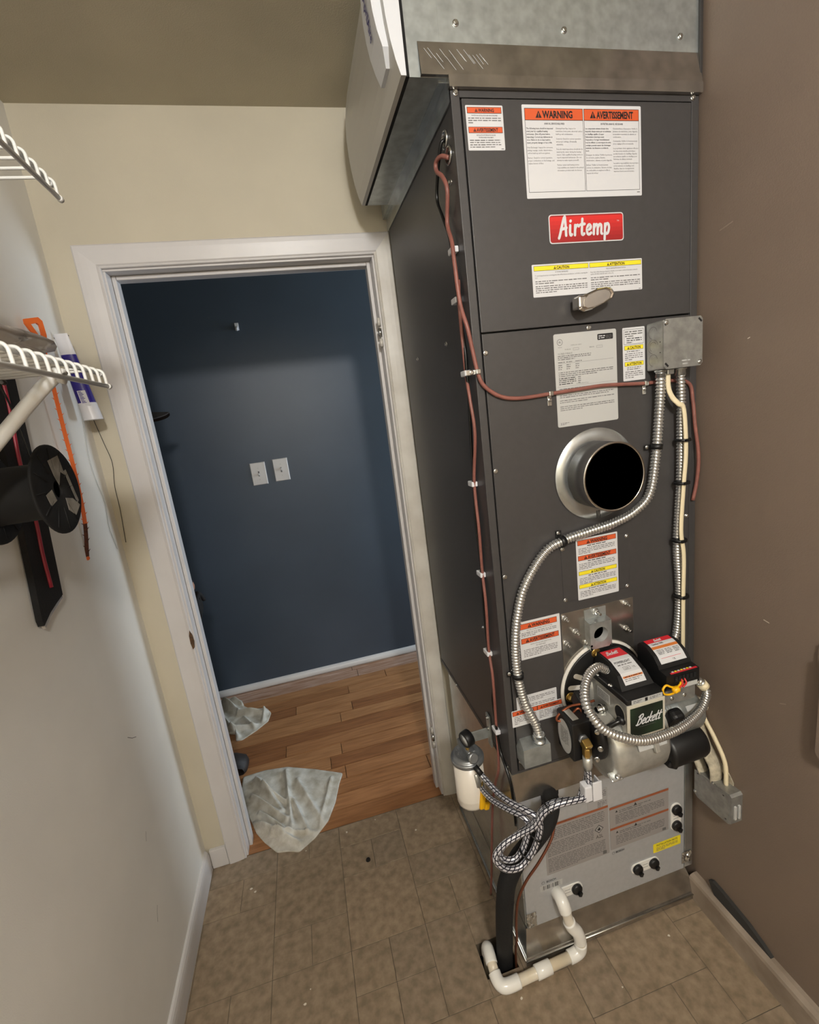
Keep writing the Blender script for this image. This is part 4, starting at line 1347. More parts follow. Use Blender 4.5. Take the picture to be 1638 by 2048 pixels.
note(b.build('barcode_label', co_), 'small barcode sticker low on the left')

# ================================================================ OIL BURNER
bu = thing('oil_burner', 'oil burner with black covers and dark green nameplate, bolted to the furnace front', 'burner', (1.232, -.70, .63))
yb = pf - .0019
C = Vector((1.228, yb, .802))
b = MB().lathe([(.118, 0), (.1185, .003), (.1175, .006), (.113, .007), (.0, .007)], C, (0, -1, 0), 'gasket', 56); b.build('gasket', bu)
b = MB().lathe([(.112, .0065), (.112, .010), (.110, .011), (.0, .011)], C, (0, -1, 0), 'black', 56)
fl = note(b.build('mounting_flange', bu), 'round black flange with slots')
fr = FF(C.x, C.z, yb - .0112)
for a, r0, r1, w_ in ((150, .068, .092, .013), (170, .072, .098, .013), (200, .070, .084, .010), (222, .068, .096, .009), (58, .078, .094, .012)):
    c, s_ = math.cos(math.radians(a)), -math.sin(math.radians(a))
    b = MB().stroke(fr, [(r0 * c, r0 * s_), (r1 * c, r1 * s_)], w_, .0004, 'gasket'); b.build('slot', fl)
for a, r_ in ((102, .098), (184, .098), (20, .098)):
    c, s_ = math.cos(math.radians(a)), math.sin(math.radians(a))
    p = Vector((C.x + r_ * c, yb - .011, C.z + r_ * s_))
    b = MB().lathe([(.0125, 0), (.0125, .002), (.010, .0025)], p, (0, -1, 0), 'brass', 18)
    b.lathe([(.0095, .002), (.0095, .010), (.0075, .012)], p, (0, -1, 0), 'brass', 6, smooth=False)
    b.cyl(p + Vector((0, -.011, 0)), p + Vector((0, -.019, 0)), .0045, 'brass', 10)
    b.build('nut', fl)
# cast housing
HXa, HXb, HYf, HYk = 1.184, 1.279, -.775, -.635
b = MB()
b.box(HXa, HXb, HYf, HYk, .758, .848, 'castal', .004)
b.build('housing', bu)
b = MB().lathe([(.060, 0), (.058, .016), (.050, .020)], (1.23, yb - .010, .795), (0, -1, 0), 'castal', 32); b.build('air_tube_neck', bu)
b = MB()
b.box(HXa - .002, HXb + .002, HYf - .0032, HYf, .757, .846, 'ivory', .0015)
b.build('front_plate', bu)
fr = FF(HXa + .005, .838, HYf - .0034); w, h = HXb - HXa - .010, .073
b = MB().prism(fr, rrect(0, 0, w, h, .001), 0, .0008, 'green')
npl = note(b.build('nameplate', bu), 'dark green nameplate with white script lettering')
b = MB(); script(b, fr, 'Beckett', .016, .044, .0130, .0029, .0012, 'white', slant=.45, rot=-.02, gap=.06)
b.words(fr, .022, .050, .066, 1, .003, .0018, .0010, 'inkg', 7, 1)
b.build('lettering', npl)
# left side details of the housing
lf = Fr((HXa - .0002, HYk, .848), (0, -1, 0), (0, 0, -1), (-1, 0, 0))
b = MB().flat(lf, circ(.116, .036, .019, 24, .021), .0006, 'ivory'); b.flat(lf, circ(.116, .036, .0165, 24, .0185), .0010, 'gap'); b.build('air_hole', bu)
b = MB().prism(lf, rrect(.034, .014, .080, .040, .001), 0, .0005, 'lgrey')
b.words(lf, .037, .017, .077, 5, .0042, .0022, .0007, 'inkg', 12, .8); b.build('side_label', bu)
b = MB().cyl((HXa, -.700, .792), (HXa - .026, -.700, .792), .0085, 'zinc', 6).cyl((HXa - .008, -.700, .792), (HXa - .014, -.700, .792), .0125, 'zinc', 16)
b.build('adjusting_bolt', bu)
b = MB()
b.add([lf.p(u, v, .0006) for u, v in ((.060, .060), (.115, .062), (.130, .088), (.075, .090))], [(0, 1, 2, 3)], 'galvb'); b.build('air_shutter', bu)
# fan scroll
sc_ = Vector((1.148, -.706, .706))
b = MB().lathe([(.060, 0), (.074, .003), (.080, .010), (.081, .040), (.081, .115), (.079, .138), (.070, .150), (.050, .154), (0, .154)], sc_, (1, 0, 0), 'castal', 44)
scroll = note(b.build('fan_scroll', bu), 'round cast fan housing')
fr2 = Fr((1.222, -.776, .672), (1, 0, 0), (0, .42, -.9), (0, -.9, -.42))
b = MB(); b.words(fr2, 0, 0, .030, 3, .005, .004, .0012, 'inkg', 4, .8); b.build('cast_lettering', scroll)
b = MB().obox((1.238, -.700, .617), (.046, .006, .024), 'gasket', (0, -.03, 0), .001); b.obox((1.292, -.700, .619), (.040, .006, .024), 'gasket', (0, -.03, 0), .001); b.build('seam_strip', scroll)
b = MB().obox((1.150, -.772, .672), (.030, .022, .006), 'galvb', (.5, 0, 0), .003); o = b.build('mounting_tab', scroll)
hexscrew((1.154, -.778, .675), (0, -.6, .8), .0045, .004).build('tab_screw', o)
b = MB().obox((1.240, -.7835, .742), (.074, .004, .024), 'lgrey', (-.35, 0, 0), .001); b.build('blower_label', scroll)
b = MB().obox((1.246, -.789, .738), (.012, .010, .034), 'castal', (-.3, 0, 0), .002); b.build('rib', scroll)
# igniter cover
b = MB()
x0, x1 = HXa - .003, HXb + .003
b.box(x0, x1, HYf - .004, HYk, .848, .862, 'black', .003)
b.add([(x0 + .012, -.640, .862), (x1 - .004, -.640, .862), (x1 - .004, -.748, .862), (x0 + .012, -.748, .862),
       (x0 + .022, -.642, .906), (x1 - .012, -.642, .906), (x1 - .010, -.690, .904), (x0 + .020, -.690, .904), (x1 - .008, -.726, .888), (x0 + .017, -.726, .888)],
      [(0, 1, 5, 4), (4, 5, 6, 7), (7, 6, 8, 9), (9, 8, 2, 3), (0, 4, 7, 9, 3), (1, 2, 8, 6, 5)], 'black')
ig = note(b.build('igniter_cover', bu), 'black sloped igniter cover with a white and red label')
def ig_pt(u, t):     # u across 0..1, t along the sloping top 0..1
    seg = [(-.646, .9058), (-.690, .9042), (-.726, .8884), (-.747, .8635)]
    L = [0]
    for a, c in zip(seg, seg[1:]):
        L.append(L[-1] + math.hypot(c[0] - a[0], c[1] - a[1]))
    d = t * L[-1]
    for i in range(3):
        if d <= L[i + 1] + 1e-9:
            k = (d - L[i]) / (L[i + 1] - L[i])
            return (x0 + .026 + u * .056, seg[i][0] + (seg[i + 1][0] - seg[i][0]) * k - .0006, seg[i][1] + (seg[i + 1][1] - seg[i][1]) * k + .0008)
b = MB()
T = [0.03, .10, .17, .24, .30]
b.add([ig_pt(u, t) for t in T for u in (0, 1)], [(i * 2, i * 2 + 1, i * 2 + 3, i * 2 + 2) for i in range(len(T) - 1)], 'labred')
T = [.30, .40, .50, .60, .70, .80, .93]
b.add([ig_pt(u, t) for t in T for u in (0, 1)], [(i * 2, i * 2 + 1, i * 2 + 3, i * 2 + 2) for i in range(len(T) - 1)], 'white')
lb = b.build('label', ig)
seg_n = Vector((0, -.40, .92))
frl = Fr(Vector(ig_pt(0, .05)) + Vector((0, 0, .0004)), (1, 0, 0), (0, -.044, -.0018), (0, 0, 1))
b = MB(); script(b, frl, 'Beckett', .008, .018, .0070, .0016, .0004, 'white', slant=.4)
frm = Fr(Vector(ig_pt(0, .40)) + Vector((0, 0, .0003)), (1, 0, 0), (0, -.036, -.0158), seg_n)
b.text(frm, 'POWERLIGHT', .004, .010, .0062, .0006, 'ink', bold=.01, xs=.78)
b.words(frm, .008, .0135, .046, 1, .005, .0034, .0006, 'inkg', 8, 1)
b.frame(frm, .016, .0205, .034, .0290, .0006, .0006, 'ink'); b.text(frm, '120V', .0185, .0275, .0048, .0006, 'ink', xs=.8, res=1)
b.text(frm, 'UL', .040, .0275, .0050, .0006, 'ink', res=1)
frn = Fr(Vector(ig_pt(0, .76)) + Vector((0, -.0003, .0003)), (1, 0, 0), (0, -.021, -.0249), (0, -.76, .64))
b.rect(frn, .002, .0008, .054, .0050, .0005, 'labor'); b.words(frn, .006, .0018, .050, 1, .004, .0026, .0007, 'ink', 9, 1)
b.words(frn, .004, .0068, .050, 2, .0038, .0022, .0005, 'inkg', 10, .8)
b.build('label_print', lb)
b = MB().obox((1.2325, HYf - .0046, .8545), (.080, .0008, .0105), 'lgrey'); 
frk = FF(1.1925, .8598, HYf - .0052); b.words(frk, .004, .0025, .028, 2, .0036, .0024, .0002, 'inkg', 11, .8); b.rect(frk, .034, .001, .041, .0095, .0002, 'ink'); b.words(frk, .046, .0025, .074, 2, .0036, .0024, .0002, 'inkg', 14, .8)
b.build('serial_label', ig)
for y in (-.668, -.716):
    hexscrew((x0 + .006, y, .862), (0, 0, 1), .0045, .003).build('cover_screw', ig)
# primary control with its box, motor, capacitor
b = MB().box(1.293, 1.384, -.758, -.682, .800, .842, 'boxgal', .003); cbx = b.build('control_box', bu)
for x in (1.318, 1.352):
    hexscrew((x, -.758, .816), (0, -1, 0), .0040, .003).build('box_screw', cbx)
b = MB()
X0, X1 = 1.294, 1.383
sec = [(-.676, .842), (-.676, .920), (-.684, .9285), (-.706, .926), (-.728, .914), (-.742, .898), (-.746, .889), (-.768, .886), (-.7685, .852), (-.762, .842)]
n = len(sec)
b.add([(X0, y, z) for y, z in sec] + [(X1, y, z) for y, z in sec], [tuple(range(n)), tuple(range(2 * n - 1, n - 1, -1))] + [(i, n + i, n + (i + 1) % n, (i + 1) % n) for i in range(n)], 'black')
ct = note(b.build('control', bu), 'black primary control module with a curved white label')
def ct_pt(u, t):
    seg = [(-.684, .9285), (-.706, .926), (-.728, .914), (-.742, .898)]
    L = [0]
    for a, c in zip(seg, seg[1:]):
        L.append(L[-1] + math.hypot(c[0] - a[0], c[1] - a[1]))
    d = t * L[-1]
    for i in range(3):
        if d <= L[i + 1] + 1e-9:
            k = (d - L[i]) / (L[i + 1] - L[i])
            return Vector((X0 + .010 + u * .070, seg[i][0] + (seg[i + 1][0] - seg[i][0]) * k - .0003, seg[i][1] + (seg[i + 1][1] - seg[i][1]) * k + .0008))
b = MB()
def strip(t0, t1, m, nseg=5, dz=0.0):
    T = [t0 + (t1 - t0) * k / nseg for k in range(nseg + 1)]
    b.add([ct_pt(u, t) + Vector((0, -dz * .4, dz)) for t in T for u in (0, 1)], [(i * 2, i * 2 + 1, i * 2 + 3, i * 2 + 2) for i in range(nseg)], m)
strip(.0, .20, 'labred'); strip(.20, 1.0, 'white', 9); strip(.38, .48, 'labor', 2, .0003)
lb = b.build('label', ct)
b = MB()
frl = Fr(ct_pt(0, .02) + Vector((0, 0, .0004)), (1, 0, 0), (0, -.022, -.0025), (0, -.1, 1)); script(b, frl, 'Beckett', .022, .0105, .0044, .0012, .0004, 'white', slant=.4)
frl = Fr(ct_pt(0, .22) + Vector((0, 0, .0004)), (1, 0, 0), (0, -.022, -.0025), (0, -.1, 1)); b.text(frl, 'GeniSys 7505', .006, .0078, .0052, .0004, 'ink', bold=.01, xs=.8)
frl = Fr(ct_pt(0, .50) + Vector((0, -.0004, .0005)), (1, 0, 0), (0, -.022, -.012), (0, -.48, .88))
for k in range(3):
    b.words(frl, .006 + k * .022, .002, .024 + k * .021, 4, .0034, .0022, .0004, 'inkg', 15 + k, .8)
frl = Fr(ct_pt(0, .80) + Vector((0, -.0004, .0005)), (1, 0, 0), (0, -.014, -.016), (0, -.75, .66)); b.text(frl, 'UL', .034, .010, .0046, .0004, 'ink', res=1); b.rect(frl, .006, .0015, .060, .0022, .0004, 'labred')
b.build('label_print', lb)
b = MB().box(X0 + .014, X1 - .004, -.7672, -.7475, .8855, .8868, 'labred'); 
for k in range(7):
    b.box(X0 + .020 + k * .008, X0 + .0255 + k * .008, -.763, -.756, .8866, .8872, 'yellow' if k % 2 else 'white')
b.build('terminal_label', ct)
b = MB()
for k in range(6):
    b.box(X0 + .022 + k * .010, X0 + .029 + k * .010, -.7705, -.7685, .866, .878, 'gap')
b.box(X0 + .034, X1 - .006, -.7695, -.7685, .846, .8565, 'lgrey'); b.build('terminal_strip', ct)
b = MB().tube(spl([(1.330, -.770, .863), (1.322, -.776, .853), (1.300, -.779, .847), (1.281, -.778, .850), (1.276, -.777, .862), (1.286, -.776, .870), (1.300, -.776, .862), (1.318, -.775, .858), (1.336, -.770, .866)], 6), .0024, 'hyellow', 8)
b.lathe([(.003, 0), (.0075, .003), (.0075, .014), (.003, .017)], (1.300, -.780, .854), (1, 0, .2), 'hyellow', 10); b.build('yellow_jumper_wire', bu)
b = MB().tube(spl([(1.333, -.769, .870), (1.330, -.776, .862), (1.320, -.778, .856)], 5), .002, 'red', 8); b.tube(spl([(1.341, -.769, .870), (1.340, -.776, .862), (1.328, -.779, .856)], 5), .002, 'red', 8); b.build('red_wire', bu)
b = MB().lathe([(.040, 0), (.048, .004), (.048, .050), (.049, .052), (.049, .060), (.048, .062), (.048, .112), (.042, .122), (.018, .126), (0, .126)], (1.306, -.704, .727), (1, 0, 0), 'galv', 36)
mo = note(b.build('motor', bu), 'grey cylindrical blower motor')
b = MB().obox((1.330, -.748, .752), (.034, .030, .058), 'black', (.5, 0, 0), .010, 3); b.build('capacitor_cover', mo)
b = MB().obox((1.394, -.744, .752), (.036, .0012, .028), 'lgrey', (-.55, 0, 0)); b.build('motor_label', mo)
b = MB()
for k in range(5):
    b.lathe([(.0485, 0), (.0500, .001), (.0500, .003), (.0485, .004)], (1.310 + k * .007, -.704, .727), (1, 0, 0), 'castal', 36)
b.build('motor_fins', mo)
b = MB().lathe([(.030, 0), (.041, .004), (.043, .012), (.043, .094), (.040, .104), (.028, .110), (0, .110)], (1.322, -.722, .645), (1, 0, .03), 'black', 32)
b.obox((1.330, -.722, .620), (.030, .060, .016), 'black', (0, .5, 0), .004)
note(b.build('air_intake', bu), 'black rounded shroud under the motor')
# fuel pump on the left
b = MB().box(1.078, 1.128, -.722, -.654, .690, .792, 'black', .004); pu = note(b.build('fuel_pump', bu), 'black square fuel pump with a silver round label')
pfz = Fr((1.0776, -.688, .741), (0, -1, 0), (0, 0, -1), (-1, 0, 0))
b = MB().flat(pfz, circ(0, .003, .0285, 28, .044), .0004, 'lgrey'); b.words(pfz, -.016, -.020, .017, 9, .005, .003, .0006, 'inkg', 22, .7); b.build('round_label', pu)
b = MB().obox((1.096, -.690, .7925), (.016, .040, .0008), 'lgrey'); b.build('top_label', pu)
b = MB().lathe([(.030, 0), (.056, .003), (.060, .008), (.060, .016), (.050, .020)], (1.126, -.704, .742), (1, 0, 0), 'black', 36)
b.obox((1.135, -.672, .800), (.022, .050, .040), 'black', (.5, 0, 0), .005)
b.obox((1.136, -.738, .775), (.014, .022, .030), 'black', (.3, 0, 0), .003); pfl = b.build('pump_flange', pu)
for y, z in ((-.757, .740), (-.742, .700), (-.748, .778)):
    hexscrew((1.126, y, z), (-.6, -1, .2), .0048, .006).build('flange_screw', pfl)
b = MB().lathe([(.0125, 0), (.0125, .006), (.010, .007)], (1.104, -.721, .748), (0, -1, 0), 'castg', 6)
b.obox((1.104, -.736, .742), (.019, .020, .020), 'brass', (.5, 0, 0), .002)
b.lathe([(.0095, 0), (.0105, .002), (.0105, .020), (.0080, .024)], (1.104, -.737, .736), (0, 0, -1), 'brass', 6, smooth=False)
b.lathe([(.0110, .024), (.0110, .052), (.0095, .054)], (1.104, -.737, .736), (0, 0, -1), 'castal', 16); b.build('elbow_fitting', pu)
b = MB().tube(spl([(1.160, -.690, .812), (1.135, -.690, .812), (1.105, -.672, .800), (1.078, -.668, .784), (1.070, -.668, .772), (1.078, -.672, .768), (1.100, -.682, .784), (1.116, -.686, .800), (1.124, -.688, .795), (1.126, -.690, .785)], 6), .0030, 'copper', 8)
b.build('copper_tube', pu)
b = MB().tube(spl([(1.186, -.758, .800), (1.168, -.757, .796), (1.146, -.748, .780), (1.134, -.740, .768)], 6), .0062, 'blackw', 10).lathe([(.011, 0), (.011, .010), (.008, .014)], (1.188, -.758, .801), (-1, 0, -.25), 'black', 16); b.build('valve_lead', bu)

P_LOOP = [(1.196,-0.690,0.884),(1.167,-0.700,0.905),(1.129,-0.720,0.907),(1.097,-0.750,0.896),(1.081,-0.780,0.880),(1.084,-0.800,0.861),(1.102,-0.810,0.836),(1.136,-0.820,0.815),(1.185,-0.822,0.793),(1.245,-0.812,0.779),(1.313,-0.795,0.770),(1.388,-0.765,0.766),(1.433,-0.740,0.778),(1.440,-0.730,0.793),(1.425,-0.722,0.812),(1.386,-.718,.822)]
lp = thing('flexible_conduit', 'ribbed steel conduit looping round the front of the oil burner', 'conduit', P_LOOP[9])
MB().flex(spl(P_LOOP, 8), .0108, 'foilflex').build('ribbed_tube', lp)
b = MB().lathe([(.0118, -.007), (.0124, -.007), (.0124, .007), (.0118, .007)], (1.437, -.727, .799), (-.5, .3, .8), 'creamw', 16); b.build('tape_wrap', lp)

# ================================================================ DRAIN PIPE, REFRIGERANT LINE, OIL HOSES, OIL FILTER
dp = thing('drain_pipe', 'white plastic drain pipe with elbows running from coil cabinet to the floor hole', 'pipe', (1.0, -.66, 0))
RP = 0.0135
def fit(p0, p1, r=.0168):
    a, c = Vector(p0), Vector(p1)
    return MB().lathe([(r * .86, 0), (r, .0012), (r, (c - a).length - .0012), (r * .86, (c - a).length)], a, c - a, 'pvcc', 24)
def elbow(pts, r=.0168, n=8):
    return MB().tube(spl(pts, n), r, 'pvcc', 20)
Q0 = (1.062, -.621, .190); Q1 = (1.060, -.652, .198); Q2 = (1.064, -.662, .172)
elbow([Q0, (1.061, -.640, .197), (1.061, -.655, .192), Q2], .0172).build('elbow', dp)
MB().tube(spl([(1.064, -.662, .180), (1.068, -.664, .150), (1.072, -.665, .130)], 5), RP, 'pvc', 20).build('pipe', dp)
elbow([(1.070, -.665, .138), (1.077, -.666, .118), (1.091, -.667, .095), (1.098, -.667, .070), (1.0995, -.667, .058)], .0168).build('elbow', dp)
MB().tube(spl([(1.0995, -.667, .066), (1.100, -.667, .045)], 3), RP, 'pvc', 20).build('pipe', dp)
elbow([(1.100, -.667, .050), (1.099, -.667, .032), (1.092, -.667, .0225), (1.078, -.6675, .0185), (1.062, -.668, .0180)], .0168).build('elbow', dp)
MB().cyl((1.066, -.668, .0172), (.886, -.674, .0172), RP, 'pvc', 20).build('pipe', dp)
fit((1.004, -.670, .0175), (.958, -.6715, .0175), .0172).build('coupling', dp)
elbow([(.908, -.673, .0175), (.884, -.674, .0175), (.866, -.672, .0178), (.856, -.664, .019), (.852, -.652, .022), (.851, -.640, .026)], .0168).build('elbow', dp)
MB().cyl((.851, -.646, .024), (.853, -.606, .034), RP, 'pvc', 20).build('pipe', dp)
elbow([(.852, -.622, .030), (.854, -.604, .0335), (.8555, -.588, .032), (.856, -.577, .020), (.856, -.574, -.002)], .0162).build('elbow', dp)
MB().cyl((.856, -.574, .004), (.856, -.574, -.20), RP, 'pvc', 20).build('pipe', dp)

ln = thing('refrigerant_line', 'thick black foam-insulated refrigerant line with bare copper tube, dropping into floor', 'pipe', (.9, -.6, 0))
P_L = [(1.063,-.600,.512),(1.057,-.632,.514),(1.044,-.654,.506),(1.024,-.664,.480),(.985,-.668,.445),(.938,-.668,.405),(.905,-.666,.345),(.894,-.660,.270),(.892,-.646,.190),(.894,-.628,.105),(.898,-.606,.030),(.898,-.594,-.05)]
MB().tube(spl(P_L, 6), .0228, 'blackm', 20).build('foam_sleeve', ln)
P_CU = [(1.050,-.664,.478),(1.028,-.680,.446),(.985,-.690,.402),(.946,-.689,.356),(.922,-.684,.300),(.9165,-.672,.220),(.919,-.655,.130),(.922,-.630,.050),(.921,-.622,-.05)]
note(MB().tube(spl(P_CU, 6), .0034, 'coppero', 10).build('copper_tube', ln), 'bare copper tube alongside the foam sleeve')
for i, p in enumerate(((1.000, -.668, .456), (.905, -.659, .30))):
    pass

P_H1 = [(0.903,-0.530,0.562),(0.915,-0.550,0.548),(0.926,-0.600,0.549),(0.938,-0.650,0.562),(0.959,-0.690,0.569),(0.977,-0.710,0.562),(0.983,-0.715,0.534),(0.968,-0.712,0.482),(0.947,-0.712,0.453),(0.922,-0.712,0.436),(0.889,-0.712,0.444),(0.867,-0.707,0.470),(0.871,-0.705,0.492),(0.897,-0.705,0.512),(0.935,-0.710,0.529),(0.966,-0.725,0.556),(0.988,-0.732,0.592),(1.018,-0.740,0.610),(1.058,-0.745,0.612),(1.086,-0.745,0.610),(1.101,-0.741,0.623),(1.1045,-0.738,0.653),(1.104,-0.737,0.684)]
h1 = thing('braided_hose', 'silver braided oil hose from filter head, upper strand, coiled and rising to the pump', 'hose', P_H1[0])
MB().tube(spl(P_H1, 8), .0076, 'braid', 12).build('sleeve', h1)
P_H2 = [(0.916,-0.500,0.495),(0.913,-0.520,0.489),(0.917,-0.580,0.510),(0.934,-0.640,0.533),(0.955,-0.680,0.543),(0.964,-0.696,0.528),(0.956,-0.694,0.495),(0.941,-0.694,0.462),(0.920,-0.694,0.443),(0.895,-0.690,0.446),(0.885,-0.686,0.466),(0.901,-0.686,0.486),(0.940,-0.690,0.508),(0.970,-0.708,0.545),(0.990,-0.716,0.580),(1.012,-0.724,0.600),(1.048,-0.730,0.602),(1.075,-0.735,0.598),(1.098,-0.722,0.610),(1.112,-.720,.640),(1.116,-.718,.684)]
h2 = thing('braided_hose', 'silver braided oil hose from yellow shut-off valve, lower strand of the tied coil', 'hose', P_H2[0])
MB().tube(spl(P_H2, 8), .0076, 'braid', 12).build('sleeve', h2)
def band(par, c, d, rx, m='tie', flat=1.0):
    b = MB()
    b.tube([Vector(c) + Vector((0, 0, 0)) + (Vector(d[0]) * math.cos(a) * rx + Vector(d[1]) * math.sin(a) * rx * flat) for a in [2 * math.pi * k / 16 for k in range(17)]], .0022, m, 6, caps=False)
    return b.build('cable_tie', par)
band(h1, (.970, -.712, .512), ((.72, -.2, -.55), (0, 1, 0)), .017)
band(h1, (.944, -.703, .458), ((.72, 0, -.65), (0, 1, 0)), .016)
band(h1, (1.000, -.727, .597), ((-.45, 0, .9), (0, 1, 0)), .015)
MB().cyl((1.104, -.737, .676), (1.104, -.737, .700), .0085, 'castal', 12).build('ferrule', h1)
MB().cyl((1.116, -.718, .676), (1.116, -.718, .705), .0085, 'castal', 12).build('ferrule', h2)
MB().cyl((.897, -.520, .572), (.908, -.538, .556), .0085, 'black', 6).build('hose_nut', h1)
b = MB()
b.box(1.085, 1.1045, -.752, -.728, .600, .642, 'clip', .003)
b.box(1.1045, 1.128, -.754, -.750, .600, .650, 'clip', .001)
b.box(1.124, 1.1275, -.752, -.728, .604, .646, 'clip', .001)
b.box(1.092, 1.122, -.736, -.726, .598, .612, 'clip', .002)
hc = note(b.build('hose_clip', h1), 'translucent white plastic clip')

of = thing('oil_filter', 'white oil filter canister with grey cast head and black gauge, left of the furnace', 'filter', (.893, -.47, .37))
A0 = Vector((.893, -.470, .412))
b = MB().lathe([(.0, 0), (.030, .001), (.040, .006), (.0425, .014), (.0428, .030), (.0432, .032), (.0428, .034), (.0425, .146)], A0, (0, 0, 1), 'canister', 40); b.build('canister', of)
b = MB().lathe([(.0435, .144), (.0470, .147), (.0475, .156), (.0450, .159), (.0430, .1585), (.0425, .164), (.0360, .170), (.0330, .168), (.0, .169)], A0, (0, 0, 1), 'castg', 40)
hd = note(b.build('cast_head', of), 'grey die-cast filter head')
b = MB().obox(A0 + Vector((.002, .004, .178)), (.026, .074, .026), 'castg', (0, 0, .12), .006, 3); b.build('inlet_bridge', hd)
b = MB().lathe([(.0145, 0), (.0150, .002), (.0150, .010), (.0115, .012)], A0 + Vector((.004, -.034, .176)), (.15, -.9, .35), 'castg', 20); b.build('port', hd)
b = MB()
rnd = random.Random(8)
for k in range(26):
    a = rnd.uniform(0, 6.28); r_ = rnd.uniform(.014, .032)
    b.lathe([(.0016, 0), (.0010, .0010), (0, .0012)], A0 + Vector((r_ * math.cos(a), r_ * math.sin(a), .1688)), (0, 0, 1), 'castg', 6)
o = b.build('raised_lettering_dots', hd); o['kind'] = 'stuff'
b = MB().lathe([(.0205, 0), (.0225, .002), (.0225, .020), (.0205, .024), (.0190, .0245), (.0180, .0225)], (.9035, -.485, .640), (-1, -.35, -.1), 'black', 32, cap=True)
ga = note(b.build('gauge', of), 'round black vacuum gauge')
b = MB().lathe([(.0178, .0226), (0, .0228)], (.9035, -.485, .640), (-1, -.35, -.1), 'lgrey', 32); b.build('dial', ga)
MB().cyl((.892, -.487, .616), (.892, -.484, .594), .006, 'brass', 6).build('gauge_stem', ga)
b = MB()
b.box(.905, .958, -.4855, -.482, .618, .650, 'galv', .001)
b.box(.956, .9612, -.506, -.482, .600, .700, 'galv', .001)
br = note(b.build('bracket', of), 'bent galvanised bracket')
for z in (.690, .655):
    hexscrew((.9560, -.494, z), (-1, 0, 0), .0045, .005).build('bracket_screw', br)
b = MB().cyl((.910, -.505, .500), (.914, -.500, .470), .0100, 'brass', 12)
b.obox((.918, -.490, .440), (.024, .026, .050), 'brass', (0, 0, .2), .006, 2)
b.lathe([(.013, 0), (.013, .016), (.009, .020)], (.930, -.488, .424), (.9, -.1, -.4), 'brass', 6, smooth=False)
b.cyl((.900, -.508, .540), (.906, -.508, .495), .0085, 'castal', 12)
va = note(b.build('shutoff_valve', of), 'brass shut-off valve')
b = MB().obox((.9115, -.5125, .452), (.017, .011, .062), 'hyellow', (0, .18, .2), .005, 3); b.obox((.924, -.506, .418), (.016, .012, .020), 'hyellow', (0, .3, .2), .004, 2); b.build('handle', va)

# ================================================================ RIGHT WALL BITS
ob = thing('outlet_box', 'dented grey metal electrical box sticking out of torn brown wall, near floor', 'electrical box', (XR, -.705, .43))
b = MB()
fr = Fr((1.4900, -.652, .478), (0, -1, .09), (0, 0, -1), (-1, 0, 0))
poly = [(0, .004), (.010, 0), (.108, 0), (.114, .006), (.114, .086), (.106, .092), (.012, .088), (0, .080)]
b.prism(fr, poly, -.036, 0, 'boxgal'); b.build('shell', ob)
b = MB().prism(fr, [(.002, .006), (.108, .003), (.108, .086), (.004, .082)], 0, .0012, 'boxgal'); cvp = b.build('cover', ob)
b = MB()
for u, v in ((.012, .008), (.100, .080), (.092, .014)):
    b.flat(fr, circ(u, v, .0028, 8, .0018), .0016, 'ink')
b.build('slot', cvp)
for u, v in ((.004, .072), (.060, .001)):
    hexscrew(fr.p(u, v, .001), (-1, 0, 0), .0034, .003).build('screw', cvp)
b = MB()
for k in range(2):
    b.box(1.498 + k * .012, 1.504 + k * .012, -.770, -.765, .415, .455, 'lgrey', .001)
b.build('conductor_tab', ob)
dw = thing('torn_drywall', 'torn pale drywall edge around grey box on the brown wall', 'drywall', (XR, -.70, .5))
rnd = random.Random(6)
b = MB()
fr = Fr((XR - .0002, -.640, .545), (0, -1, 0), (0, 0, -1), (-1, 0, 0))
def ragged(cx, cy, rx, ry, seed, n=18):
    q = random.Random(seed)
    return [(cx + rx * q.uniform(.78, 1.12) * math.cos(2 * math.pi * k / n), cy + ry * q.uniform(.78, 1.12) * math.sin(2 * math.pi * k / n)) for k in range(n)]
b.prism(fr, ragged(.050, .068, .058, .046, 3), 0, .0022, 'drywall'); b.build('torn_paper', dw)
MB().flat(fr, ragged(.045, .055, .030, .028, 5), .0026, 'dirt').build('hole', dw)
b = MB().prism(fr, ragged(.012, -.120, .009, .014, 7, 9), 0, .0010, 'drywall'); b.build('chip', dw)
cs = thing('cable_sheath', 'wide cream cable sheath hanging from behind the burner into the wall box', 'cable', (1.5, -.66, .5))
b = MB().tube(spl([(1.494,-.645,.690),(1.499,-.648,.640),(1.502,-.656,.598),(1.505,-.672,.560),(1.508,-.700,.520),(1.508,-.705,.475)], 6), .020, 'drywall', 12, flat=0.35); b.build('sheath', cs)
b = MB().tube(spl([(1.508,-.640,.690),(1.514,-.655,.640),(1.515,-.690,.596),(1.515,-.722,.545),(1.512,-.730,.480)], 6), .0055, 'creamw', 8); b.build('cable', cs)
b = MB().tube(spl([(1.500,-.634,.600),(1.499,-.644,.540),(1.502,-.656,.500),(1.505,-.672,.470)], 6), .016, 'drywall', 10, flat=0.4); b.build('sheath_end', cs)

